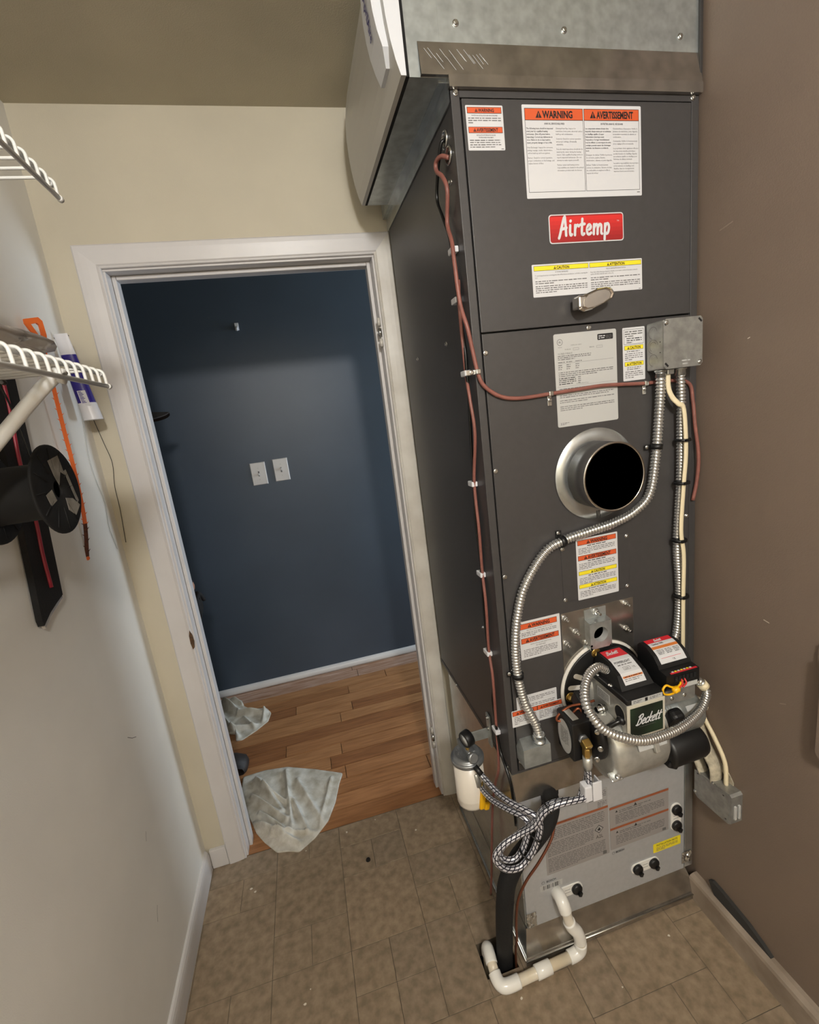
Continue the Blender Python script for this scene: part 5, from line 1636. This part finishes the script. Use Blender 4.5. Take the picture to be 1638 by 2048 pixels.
b = MB()
fr = Fr((XR - .0005, -.680, .1225), (0, -1, -.12), (0, 0, -1), (-1, 0, 0))
b.prism(fr, [(0, .012), (.012, .002), (.040, 0), (.120, .002), (.165, .012), (.186, .020), (.186, .042), (.020, .044)], 0, .010, 'foam')
tag(b.build('foam_strip', None, (XR, -.77, .079)), 'dark grey foam strip resting on the right baseboard', 'foam strip')
b = MB()
fr = Fr((XR - .0003, -.918, .975), (0, -1, 0), (0, 0, -1), (-1, 0, 0))
b.prism(fr, rrect(.0, -.02, .07, .262, .020, 5), 0, .006, 'brown')
b.prism(fr, rrect(.018, .0, .055, .235, .016, 5), .006, .022, 'brown')
tag(b.build('wall_plate', None, (XR, -.93, .86)), 'brown painted rounded bracket on the right wall, cut by the photo edge', 'bracket')

# ================================================================ LEFT WALL: WIRE SHELVES AND WHAT HANGS THERE
def wire_shelf(z, label, y_first, brace):
    t = thing('wire_shelf', label, 'shelf', (0, y_first - .4, z))
    n = 34
    b = MB()
    pts = [(.004, y_first, z), (.285, y_first, z), (.2955, y_first, z - .0015), (.3000, y_first, z - .006), (.3010, y_first, z - .012), (.3015, y_first, z - .0255)]
    b.tube([pts[0]] + spl(pts[1:], 4), .0023, 'wirew', 8)
    w0 = b.build('shelf_wire', t, (0, y_first, z))
    for k in range(1, n):
        copy_part(w0, t, (0, y_first - .0254 * k, z))
    yA, yB = y_first + .006, y_first - .0254 * (n - 1) - .03
    for nm, x, zz, r_ in (('front_rod', .3015, z - .0265, .0034), ('lip_rod', .2940, z - .0062, .0030), ('middle_rod', .160, z - .0052, .0030), ('wall_rail', .010, z - .0052, .0034)):
        MB().cyl((x, yA, zz), (x, yB, zz), r_, 'wirew', 10).build(nm, t)
        MB().lathe([(r_ + .001, 0), (r_ + .001, .008), (r_ * .7, .009)], (x, yA - .006, zz), (0, 1, 0), 'darkcap' if nm in ('wall_rail', 'middle_rod') else 'wirew', 10).build('end_cap', t)
    for y in (y_first - .20, y_first - .62):
        MB().box(0, .014, y - .008, y + .008, z - .016, z + .004, 'wirew', .002).build('wall_clip', t)
    if brace:
        b = MB().tube(spl([(.302, -.846, z - .027), (.280, -.846, z - .032), (.150, -.846, z - .150), (.015, -.846, z - .285), (.002, -.846, z - .300)], 6), .0088, 'wirew', 14)
        b.build('diagonal_brace', t)
    return t
wire_shelf(1.9365, 'upper white wire shelf on the left wall, near the ceiling', -.703, False)
wire_shelf(1.6660, 'lower white wire shelf on the left wall, with a diagonal brace', -.703, True)

pk = thing('plastic_package', 'crumpled clear plastic package lying on the lower wire shelf', 'package', (.16, -1.0, 1.6685))
bm = bmesh.new()
bmesh.ops.create_icosphere(bm, subdivisions=4, radius=1.0)
from mathutils import noise
for v in bm.verts:
    d = noise.noise(v.co * 2.3) * .32 + noise.noise(v.co * 5.1 + Vector((3, 1, 2))) * .20
    p = v.co * (1 + d * .55)
    v.co = Vector((.185 + p.x * .110, -.955 + p.y * .255, max(1.6690, 1.682 + p.z * .015)))
b = MB(); b.bm(bm, 'film', True); b.build('film', pk)
for k, (x, m) in enumerate(((.085, 'boxgal'), (.125, 'drywall'), (.165, 'boxgal'), (.205, 'capm'))):
    MB().box(x, x + .030, -1.17 + k * .01, -.86 + k * .012, 1.6712, 1.6760 + .002 * (k % 2), m, .001).build('flat_strip', pk)

sp = thing('cable_spool', 'empty black plastic cable spool hanging under the lower wire shelf', 'spool', (.157, -.722, 1.495))
O = Vector((.112, -.722, 1.490))
b = MB().lathe([(.046, 0), (.044, .005), (.044, .080), (.046, .085)], O, (1, 0, 0), 'blacks', 32, cap=False); b.build('hub', sp)
for h0, rr in ((-.004, .073), (.085, .071)):
    b = MB().lathe([(.014, h0), (rr - .002, h0), (rr, h0 + .0015), (rr, h0 + .0035), (rr - .002, h0 + .005), (.014, h0 + .005), (.014, h0)], O, (1, 0, 0), 'blacks', 44, cap=False)
    for k in range(12):
        a = 2 * math.pi * k / 12
        c, s_ = math.cos(a), math.sin(a)
        b.tube([O + Vector((h0 + .0052, .03 * c, .03 * s_)), O + Vector((h0 + .0052, (rr - .006) * c, (rr - .006) * s_))], .0012, 'blacks', 5)
    f_ = b.build('flange', sp)
fr = Fr(O + Vector((.0906, 0, 0)), (0, 1, 0), (0, 0, -1), (1, 0, 0))
for poly in ([(-.010, -.046), (.024, -.052), (.030, -.020), (.018, -.026), (.004, -.006), (-.004, -.022)], [(.012, .016), (.034, .020), (.052, .034), (.030, .048), (.012, .036)], [(-.042, .004), (-.022, -.002), (-.016, .016), (-.036, .022)], [(.030, -.026), (.037, -.028), (.052, .026), (.046, .030)]):
    MB().prism(fr, poly, 0, .0006, 'tape').build('paper_tape', f_)
MB().tube(spl([(.160, -.722, 1.448), (.176, -.722, 1.458), (.180, -.722, 1.490), (.174, -.722, 1.60), (.166, -.722, 1.655), (.160, -.722, 1.668), (.1545, -.722, 1.662), (.156, -.722, 1.650)], 6), .0014, 'blackw', 6).build('hanger_wire', sp)

bs = thing('black_sleeve', 'long flat black plastic sleeve with a crimson rod, hanging on the left wall', 'sleeve', (.01, -.44, 1.5))
fr = Fr((.0035, -.352, 1.800), (0, 1, 0), (0, -.13, -1), (1, 0, 0))
b = MB().prism(fr, [(-.088, 0), (.006, 0), (.006, .40), (.000, .565), (-.030, .573), (-.060, .582), (-.092, .598), (-.096, .585), (-.088, .40)], 0, .012, 'blackm')
b.build('sleeve', bs)
P = [fr.p(u, v, .0125) for u, v in ((-.046, .02), (-.042, .15), (-.050, .26), (-.041, .38), (-.044, .46), (-.040, .535))]
MB().tube(spl(P, 5), .0045, 'crimson', 10).build('crimson_rod', bs)
b = MB().prism(fr, [(-.094, .586), (-.050, .579), (-.030, .574), (.0, .566), (.001, .572), (-.030, .581), (-.062, .592), (-.086, .606)], .004, .010, 'film'); b.build('open_end', bs)

zp = thing('drain_cleaner', 'thin barbed orange plastic drain cleaning strip hanging on the left wall', 'tool', (.008, -.19, 1.55))
fr = Fr((.022, -.221, 1.862), (.55, .83, 0), (-.028, -.010, -1), (.83, -.55, 0))
b = MB()
ou = [(-.022, .002), (.010, -.006), (.018, .002), (.020, .034), (.015, .062), (.004, .062), (-.006, .040), (-.022, .012)]
inn = [(-.010, .012), (.004, .008), (.009, .012), (.010, .030), (.008, .042), (.005, .042), (.000, .032), (-.008, .016)]
n = 8
for h in (0, .006):
    b.add([fr.p(u, v, h) for u, v in ou] + [fr.p(u, v, h) for u, v in inn], [(i, (i + 1) % n, n + (i + 1) % n, n + i) for i in range(n)], 'safety')
for L_ in (ou, inn):
    b.add([fr.p(u, v, 0) for u, v in L_] + [fr.p(u, v, .006) for u, v in L_], [(i, (i + 1) % n, n + (i + 1) % n, n + i) for i in range(n)], 'safety')
b.build('handle', zp)
c_line = [(.008, .058), (.008, .16), (.008, .26), (.009, .33), (.008, .42), (.003, .500), (-.012, .585)]
P = spl([(u, v, 0) for u, v in c_line], 8)
def strip_part(i0, i1, m, nm):
    b = MB()
    for a, c in zip(P[i0:i1], P[i0 + 1:i1 + 1]):
        b.prism(fr, [(a.x - .0046, a.y), (a.x + .0046, a.y), (c.x + .0046, c.y), (c.x - .0046, c.y)], .001, .0035, m)
    L_ = resample(P[i0:i1 + 1], .0125)
    for k, q in enumerate(L_):
        s_ = 1 if k % 2 else -1
        b.prism(fr, [(q.x + s_ * .004, q.y), (q.x + s_ * .0100, q.y - .0035), (q.x + s_ * .004, q.y + .003)], .0015, .003, m)
    return b.build(nm, zp)
strip_part(0, 40, 'safety', 'barbed_strip')
note(strip_part(40, len(P) - 1, 'rusty', 'soiled_tip'), 'grime-covered lower end')
q = P[-1]
MB().prism(fr, circ(q.x, q.y + .004, .0052, 12), .001, .004, 'safety').build('tip', zp)

ct_ = thing('caulk_tube', 'white and blue squeeze tube hung upside down in the corner behind lower shelf', 'tube', (.03, -.085, 1.74))
def tube_sec(z0, z1, m, nm, r0, r1, f0, f1):
    b = MB()
    n = 20
    A, B_ = Vector((.018, -.082, 1.856)), Vector((.044, -.086, 1.626))
    ring = []
    for t, r_, f_ in ((z0, r0, f0), ((z0 + z1) / 2, (r0 + r1) / 2, (f0 + f1) / 2), (z1, r1, f1)):
        p = A.lerp(B_, t)
        ring.append([p + Vector((math.cos(2 * math.pi * k / n) * r_, math.sin(2 * math.pi * k / n) * r_ * f_, 0)) for k in range(n)])
    vs = [v for rg in ring for v in rg]
    fs = [(i * n + k, i * n + (k + 1) % n, (i + 1) * n + (k + 1) % n, (i + 1) * n + k) for i in range(2) for k in range(n)]
    b.add(vs, fs, m, True)
    b.add(ring[0], [tuple(range(n))], m); b.add(ring[-1], [tuple(range(n))], m)
    return b.build(nm, ct_)
tube_sec(0, .24, 'tube_w', 'crimped_end', .0165, .0185, .08, .45)
tube_sec(.24, .80, 'tube_b', 'printed_body', .0185, .0215, .45, .9)
tube_sec(.80, 1.0, 'tube_w', 'cap', .0225, .0235, .95, .95)
fr = Fr((.026, -.1045, 1.722), (1, -.10, -.0), (.11, 0, -1), (0, -1, 0))
b = MB().rect(fr, .001, .018, .022, .058, .0012, 'tube_w')
for k in range(9):
    b.rect(fr, .003, .0205 + k * .0036, .011 + (k % 3) * .002, .0222 + k * .0036, .0015, 'tube_b')
b.build('print_patch', ct_)
MB().obox((.020, -.0845, 1.838), (.014, .0012, .004), 'ink', (0, .15, 0)).build('hang_slot', ct_)
MB().cyl((.0005, -.080, 1.846), (.036, -.080, 1.850), .0016, 'darkcap', 8).build('nail', ct_)
tag(MB().tube(spl([(.012, -.004, 1.640), (.024, -.0035, 1.560), (.032, -.0035, 1.500), (.022, -.0035, 1.430), (.020, -.0035, 1.360), (.012, -.0035, 1.255)], 6), .0009, 'darkcap', 6).build('thin_wire', None, (.02, -.0035, 1.45)), 'thin dark wire dangling down the cream back wall by the corner', 'wire')
tag(MB().tube(spl([(.0022, -.036, 1.650), (.0022, -.066, 1.560), (.0022, -.074, 1.505), (.0022, -.066, 1.450), (.0022, -.050, 1.390), (.0022, -.066, 1.320), (.0022, -.052, 1.248)], 6), .0009, 'lgrey', 6).build('thin_wire', None, (.0022, -.06, 1.45)), 'thin pale wire dangling down the left wall by the corner', 'wire')

# ================================================================ RAGS, DEBRIS
def rag(name, label, poly, folds, seed, hmax, z0=0.0008):
    from mathutils import noise
    poly = [Vector((x, y, 0)) for x, y in poly]
    c = sum(poly, Vector()) / len(poly)
    ed = resample([tuple(p) for p in poly] + [tuple(poly[0])], .006)[:-1]
    ed = [(ed[k - 1] + ed[k] * 2 + ed[(k + 1) % len(ed)]) / 4 for k in range(len(ed))]
    n, R_ = len(ed), 42
    vs, fs = [], []
    for i in range(R_ + 1):
        t = i / R_
        for e in ed:
            p = c.lerp(e, t)
            h = 0.0
            for (ax, ay, bx_, by_, w_, amp) in folds:
                a, q = Vector((ax, ay, 0)), Vector((bx_, by_, 0))
                ab = q - a
                k = max(0, min(1, (p - a).dot(ab) / ab.length_squared))
                d = (p - a - ab * k).length
                h += amp * math.exp(-(d / w_) ** 2) * (0.55 + .45 * math.sin(math.pi * min(1, k + .15)))
            h += .006 * (noise.noise(p * 9 + Vector((seed, 0, 0))) + .6) + .003 * noise.noise(p * 26)
            fade = min(1.0, (1 - t) * 5.0)
            z = z0 + .003 + max(0, h) * (0.25 + .75 * fade)
            vs.append((p.x, p.y, min(z, hmax)))
    for i in range(R_):
        for k in range(n):
            fs.append((i * n + k, i * n + (k + 1) % n, (i + 1) * n + (k + 1) % n, (i + 1) * n + k))
    base = len(vs)
    for e in ed:
        vs.append((e.x, e.y, z0))
    for k in range(n):
        fs.append((R_ * n + k, R_ * n + (k + 1) % n, base + (k + 1) % n, base + k))
    b = MB()
    b.add(vs, fs, 'rag', True)
    o = b.build(name, None, (c.x, c.y, z0))
    return tag(o, label, 'rag')
rag('cotton_rag', 'dirty white rag spread over the threshold at the foot of left jamb',
    [(.075, .420), (.170, .425), (.275, .405), (.400, .340), (.520, .268), (.500, .215), (.475, .120), (.440, .040), (.385, -.020), (.325, -.058), (.285, -.040), (.245, -.032), (.195, .030), (.160, .085), (.135, .15), (.10, .22), (.075, .320)],
    [(.14, .37, .26, .15, .012, .034), (.13, .27, .28, .10, .010, .030), (.27, .38, .30, .06, .009, .022), (.15, .13, .33, -.03, .010, .034), (.17, .17, .30, .02, .008, .026), (.32, .30, .42, .04, .010, .014), (.47, .26, .40, .00, .006, .012), (.18, .30, .27, .20, .008, .022), (.22, .05, .40, .00, .007, .018), (.30, .20, .36, .02, .008, .02)], 3, .075)
rag('cotton_rag', 'bunched dirty white rag against the blue wall behind left jamb',
    [(-.150, 1.130), (-.05, 1.120), (.000, 1.065), (.020, 1.00), (.060, .955), (.150, .925), (.178, .870), (.165, .800), (.110, .745), (.040, .695), (.010, .700), (.000, .760), (-.10, .80), (-.18, .88), (-.19, 1.0)],
    [(-.10, 1.08, .00, .94, .014, .050), (.00, .92, .15, .88, .012, .040), (.15, .90, .14, .80, .010, .034), (-.08, .80, .10, .78, .012, .03), (-.10, .95, .02, .72, .010, .03), (-.06, 1.10, .01, 1.02, .01, .03), (.03, .88, .10, .76, .008, .022)], 9, .085)
rnd = random.Random(2)
for k, (x, y) in enumerate(((.16, -.14), (.175, -.155), (.35, -.06), (.353, -.50), (.338, -.53), (.505, -.035), (.76, -.12), (1.16, -.76), (1.36, -.70), (.075, -.57), (.90, -.70), (.62, -.02))):
    b = MB()
    fr = Fr((x, y, .0002), (1, 0, 0), (0, -1, 0), (0, 0, 1))
    r_ = rnd.uniform(.0022, .0050)
    b.prism(fr, [(r_ * q.uniform(.6, 1.2) * math.cos(a * 1.05), r_ * q.uniform(.5, 1.1) * math.sin(a * 1.05)) for q in (random.Random(k),) for a in range(6)], 0, .0008, 'fleck')
    where = ('upper of the pair near left baseboard', 'lower of the pair near left baseboard', 'just in front of the white rag', 'mid-floor left, upper of a pair', 'mid-floor left, lower of a pair', 'at the threshold edge right of the rag',
             'beside the oil filter', 'right of the drain pipe', 'near the right baseboard below the coil cabinet', 'low at the left baseboard', 'in front of the drain pipe elbow', 'at the middle of the threshold edge')[k]
    tag(b.build('paint_fleck', None, (x, y, .0002)), 'pale paint fleck on the tile floor, ' + where, 'debris', 'paint flecks on the tile floor')
b = MB().lathe([(.0085, 0), (.0075, .004), (.004, .006), (0, .0065)], (.568, -.176, .0002), (0, 0, 1), 'dirt', 9)
tag(b.build('dirt_lump', None, (.568, -.176, .0002)), 'small dark lump on a tile in front of the threshold', 'debris')

# ================================================================ PERSON IN THE HALL, mostly behind the left jamb
ps = thing('person', 'person in a dark cap, dark work clothes and boots standing behind the left jamb', 'person', (-.10, .56, 0))
def skin(name, joints, edges, mats_, parent, sub=2, root=0):
    me = bpy.data.meshes.new(name)
    me.from_pydata([j[0] for j in joints], edges, [])
    o = bpy.data.objects.new(name, me)
    COL.objects.link(o)
    m = o.modifiers.new('s', 'SKIN'); m.use_smooth_shade = True
    for v, j in zip(me.skin_vertices[0].data, joints):
        r_ = j[1] if isinstance(j[1], tuple) else (j[1], j[1])
        v.radius = r_
    me.skin_vertices[0].data[root].use_root = True
    s_ = o.modifiers.new('u', 'SUBSURF'); s_.levels = sub; s_.render_levels = sub
    dg = bpy.context.evaluated_depsgraph_get()
    me2 = bpy.data.meshes.new_from_object(o.evaluated_get(dg))
    bpy.data.objects.remove(o)
    o = bpy.data.objects.new(name, me2)
    COL.objects.link(o)
    for q in mats_:
        me2.materials.append(M[q])
    for p in me2.polygons:
        p.use_smooth = True
    o.parent = parent
    o.location = -world_off(parent)
    return o
BX, BY = -.115, .56
J = [((BX - .01, BY, .95), (.135, .105)),                                  # 0 pelvis
     ((BX - .015, BY, 1.12), (.150, .105)), ((BX - .02, BY, 1.32), (.170, .115)), ((BX - .02, BY, 1.43), (.120, .085)),
     ((BX - .005, BY, 1.50), .055), ((BX + .012, BY, 1.57), (.070, .078)), ((BX + .022, BY, 1.635), (.076, .094)), ((BX + .012, BY, 1.70), (.058, .072)),
     ((BX, BY - .095, .88), .088), ((BX + .015, BY - .085, .50), .060), ((BX - .0, BY - .075, .30), .054), ((BX + .0, BY - .070, .11), .040), ((BX + .09, BY - .070, .055), .036),
     ((BX, BY + .095, .88), .088), ((BX + .01, BY + .10, .50), .060), ((BX - .08, BY + .11, .30), .054), ((BX - .12, BY + .115, .11), .040), ((BX - .03, BY + .120, .055), .036),
     ((BX - .02, BY - .185, 1.405), .060), ((BX - .03, BY - .215, 1.14), .044), ((BX + .150, BY - .205, 1.00), .040), ((BX + .175, BY - .200, .93), (.042, .030)),
     ((BX - .02, BY + .185, 1.405), .060), ((BX - .05, BY + .215, 1.14), .044), ((BX + .03, BY + .20, .93), .034), ((BX + .055, BY + .195, .85), (.040, .022)),
     ((BX + .108, BY, 1.622), .014)]
E_ = [(0, 1), (1, 2), (2, 3), (3, 4), (4, 5), (5, 6), (6, 7), (0, 8), (8, 9), (9, 10), (10, 11), (11, 12), (0, 13), (13, 14), (14, 15), (15, 16), (16, 17), (3, 18), (18, 19), (19, 20), (20, 21), (3, 22), (22, 23), (23, 24), (24, 25), (6, 26)]
body = skin('body', J, E_, ['cloth1', 'cloth2', 'skin', 'boot'], ps)
for p in body.data.polygons:
    c = p.center
    if c.z > 1.49: p.material_index = 2
    elif min((c - Vector((BX + .175, BY - .200, .93))).length, (c - Vector((BX + .055, BY + .195, .85))).length) < .05: p.material_index = 2
    elif c.z > .98 or abs(c.y - BY) > .16: p.material_index = 0
    else: p.material_index = 1
for s_, x0, z0, y0 in ((-1, BX + .175, .93, BY - .200), (1, BX + .055, .85, BY + .195)):
    J2 = [((x0 + .002, y0, z0 + .008), (.030, .016))]
    E2 = []
    for k, (dy, L_) in enumerate(((-.026, .072), (-.009, .084), (.009, .080), (.026, .064))):
        i = len(J2)
        J2 += [((x0 + .018, y0 + dy * .9, z0 - .035), .0095), ((x0 + .020, y0 + dy, z0 - .035 - L_ * .5), .0085), ((x0 + .008, y0 + dy * .95, z0 - .035 - L_), .0075)]
        E2 += [(0, i), (i, i + 1), (i + 1, i + 2)]
    i = len(J2)
    J2 += [((x0 + .024, y0 - s_ * .028, z0 - .012), .0105), ((x0 + .036, y0 - s_ * .036, z0 - .048), .0090)]
    E2 += [(0, i), (i, i + 1)]
    note(skin('hand', J2, E2, ['blackm'], ps, 1), 'dark work glove')
b = MB()
hc_ = Vector((BX + .018, BY, 1.672))
prof = [(.092, -.012), (.094, .006), (.090, .030), (.076, .056), (.046, .074), (0, .080)]
b.lathe(prof, hc_, (0.05, 0, 1), 'capm', 28)
cap_o = b.build('cap', ps)
b = MB()
n = 14
top, bot = [], []
for k in range(n + 1):
    a = math.radians(-80 + 160 * k / n)
    top.append((hc_.x + .080 * math.cos(a), BY + .088 * math.sin(a), 1.672 - .016 * abs(math.sin(a)))); bot.append((hc_.x + .076 + (.108 * math.cos(a)), BY + .084 * math.sin(a), 1.660 - .026 * abs(math.sin(a))))
vs = top + bot + [(x, y, z - .004) for x, y, z in top] + [(x, y, z - .004) for x, y, z in bot]
m_ = n + 1
b.add(vs, [(i, i + 1, m_ + i + 1, m_ + i) for i in range(n)] + [(2 * m_ + i, 2 * m_ + i + 1, 3 * m_ + i + 1, 3 * m_ + i) for i in range(n)] + [(m_ + i, m_ + i + 1, 3 * m_ + i + 1, 3 * m_ + i) for i in range(n)], 'capm', False)
b.build('cap_brim', cap_o)
for s_ in (-1, 1):
    b = MB().lathe([(0, -.011), (.008, -.008), (.011, 0), (.008, .008), (0, .011)], (BX + .086, BY + s_ * .031, 1.642), (1, 0, 0), 'eye', 12)
    b.lathe([(.0045, .0095), (.003, .0115), (0, .012)], (BX + .086, BY + s_ * .031, 1.642), (1, 0, 0), 'ink', 10); b.build('eye', ps)
    MB().tube(spl([(BX + .00, BY + s_ * .094, 1.655), (BX - .012, BY + s_ * .100, 1.640), (BX - .006, BY + s_ * .098, 1.615), (BX + .006, BY + s_ * .094, 1.605)], 5), .0075, 'skin', 8).build('ear', ps)
    yf = BY + s_ * (.070 if s_ < 0 else .120)
    xf = BX + (.0 if s_ < 0 else -.12)
    b = MB()
    prf = [(-.075, .0), (-.085, .03), (-.06, .10), (-.052, .20), (.045, .20), (.055, .115), (.10, .085), (.165, .068), (.205, .045), (.212, .018), (.205, .0)]
    bm = bmesh.new()
    N = 7
    rings = []
    for k in range(N):
        t = -1 + 2 * k / (N - 1)
        w_ = t * .050
        sc = math.sqrt(max(.0, 1 - (abs(t) ** 3) * .55))
        rings.append([bm.verts.new((xf + x * (.75 + .25 * sc) if x > .05 else xf + x * (.9 + .1 * sc), yf + w_, z * sc)) for x, z in prf])
    for r0, r1 in zip(rings, rings[1:]):
        for i in range(len(prf)):
            bm.faces.new((r0[i], r0[(i + 1) % len(prf)], r1[(i + 1) % len(prf)], r1[i]))
    bm.faces.new(rings[0]); bm.faces.new(rings[-1][::-1])
    b.bm(bm, 'boot', True)
    b.build('boot', ps)
MB().tube([(BX + .090, BY - .022, 1.588), (BX + .0955, BY, 1.5875), (BX + .090, BY + .022, 1.588)], .0052, 'lip', 8).build('mouth', ps)
b = MB().lathe([(.093, 0), (.091, .030), (.088, .060)], (BX + .002, BY, 1.605), (.12, 0, 1), 'hair', 24, cap=False)

# small nicks and scuffs in the painted walls
for nm, wall, y, z, L, a, m in (('nick', 'wall_right', -.668, 1.832, .030, .2, 'basebr'), ('nick', 'wall_right', -.74, 1.600, .004, .4, 'fleck'), ('nick', 'wall_right', -.80, .985, .012, -.2, 'fleck'), ('nick', 'wall_right', -.845, .80, .012, .5, 'basebr')):
    fr = Fr((XR - .0002, y, z), (0, -1, 0), (0, 0, -1), (-1, 0, 0))
    MB().stroke(fr, [(0, 0), (L, -L * a)], .0022, .0003, m).build(nm, bpy.data.objects[wall])
for y, z, L, a in ((-.30, .78, .045, .7), (-.42, .30, .020, -1.5), (-.36, .50, .012, -1.6)):
    fr = Fr((.0002, y, z), (0, 1, 0), (0, 0, -1), (1, 0, 0))
    MB().stroke(fr, [(0, 0), (L * .5, L * a * .6), (L, L * a)], .0016, .0003, 'inkg').build('scuff', bpy.data.objects['wall_left'])
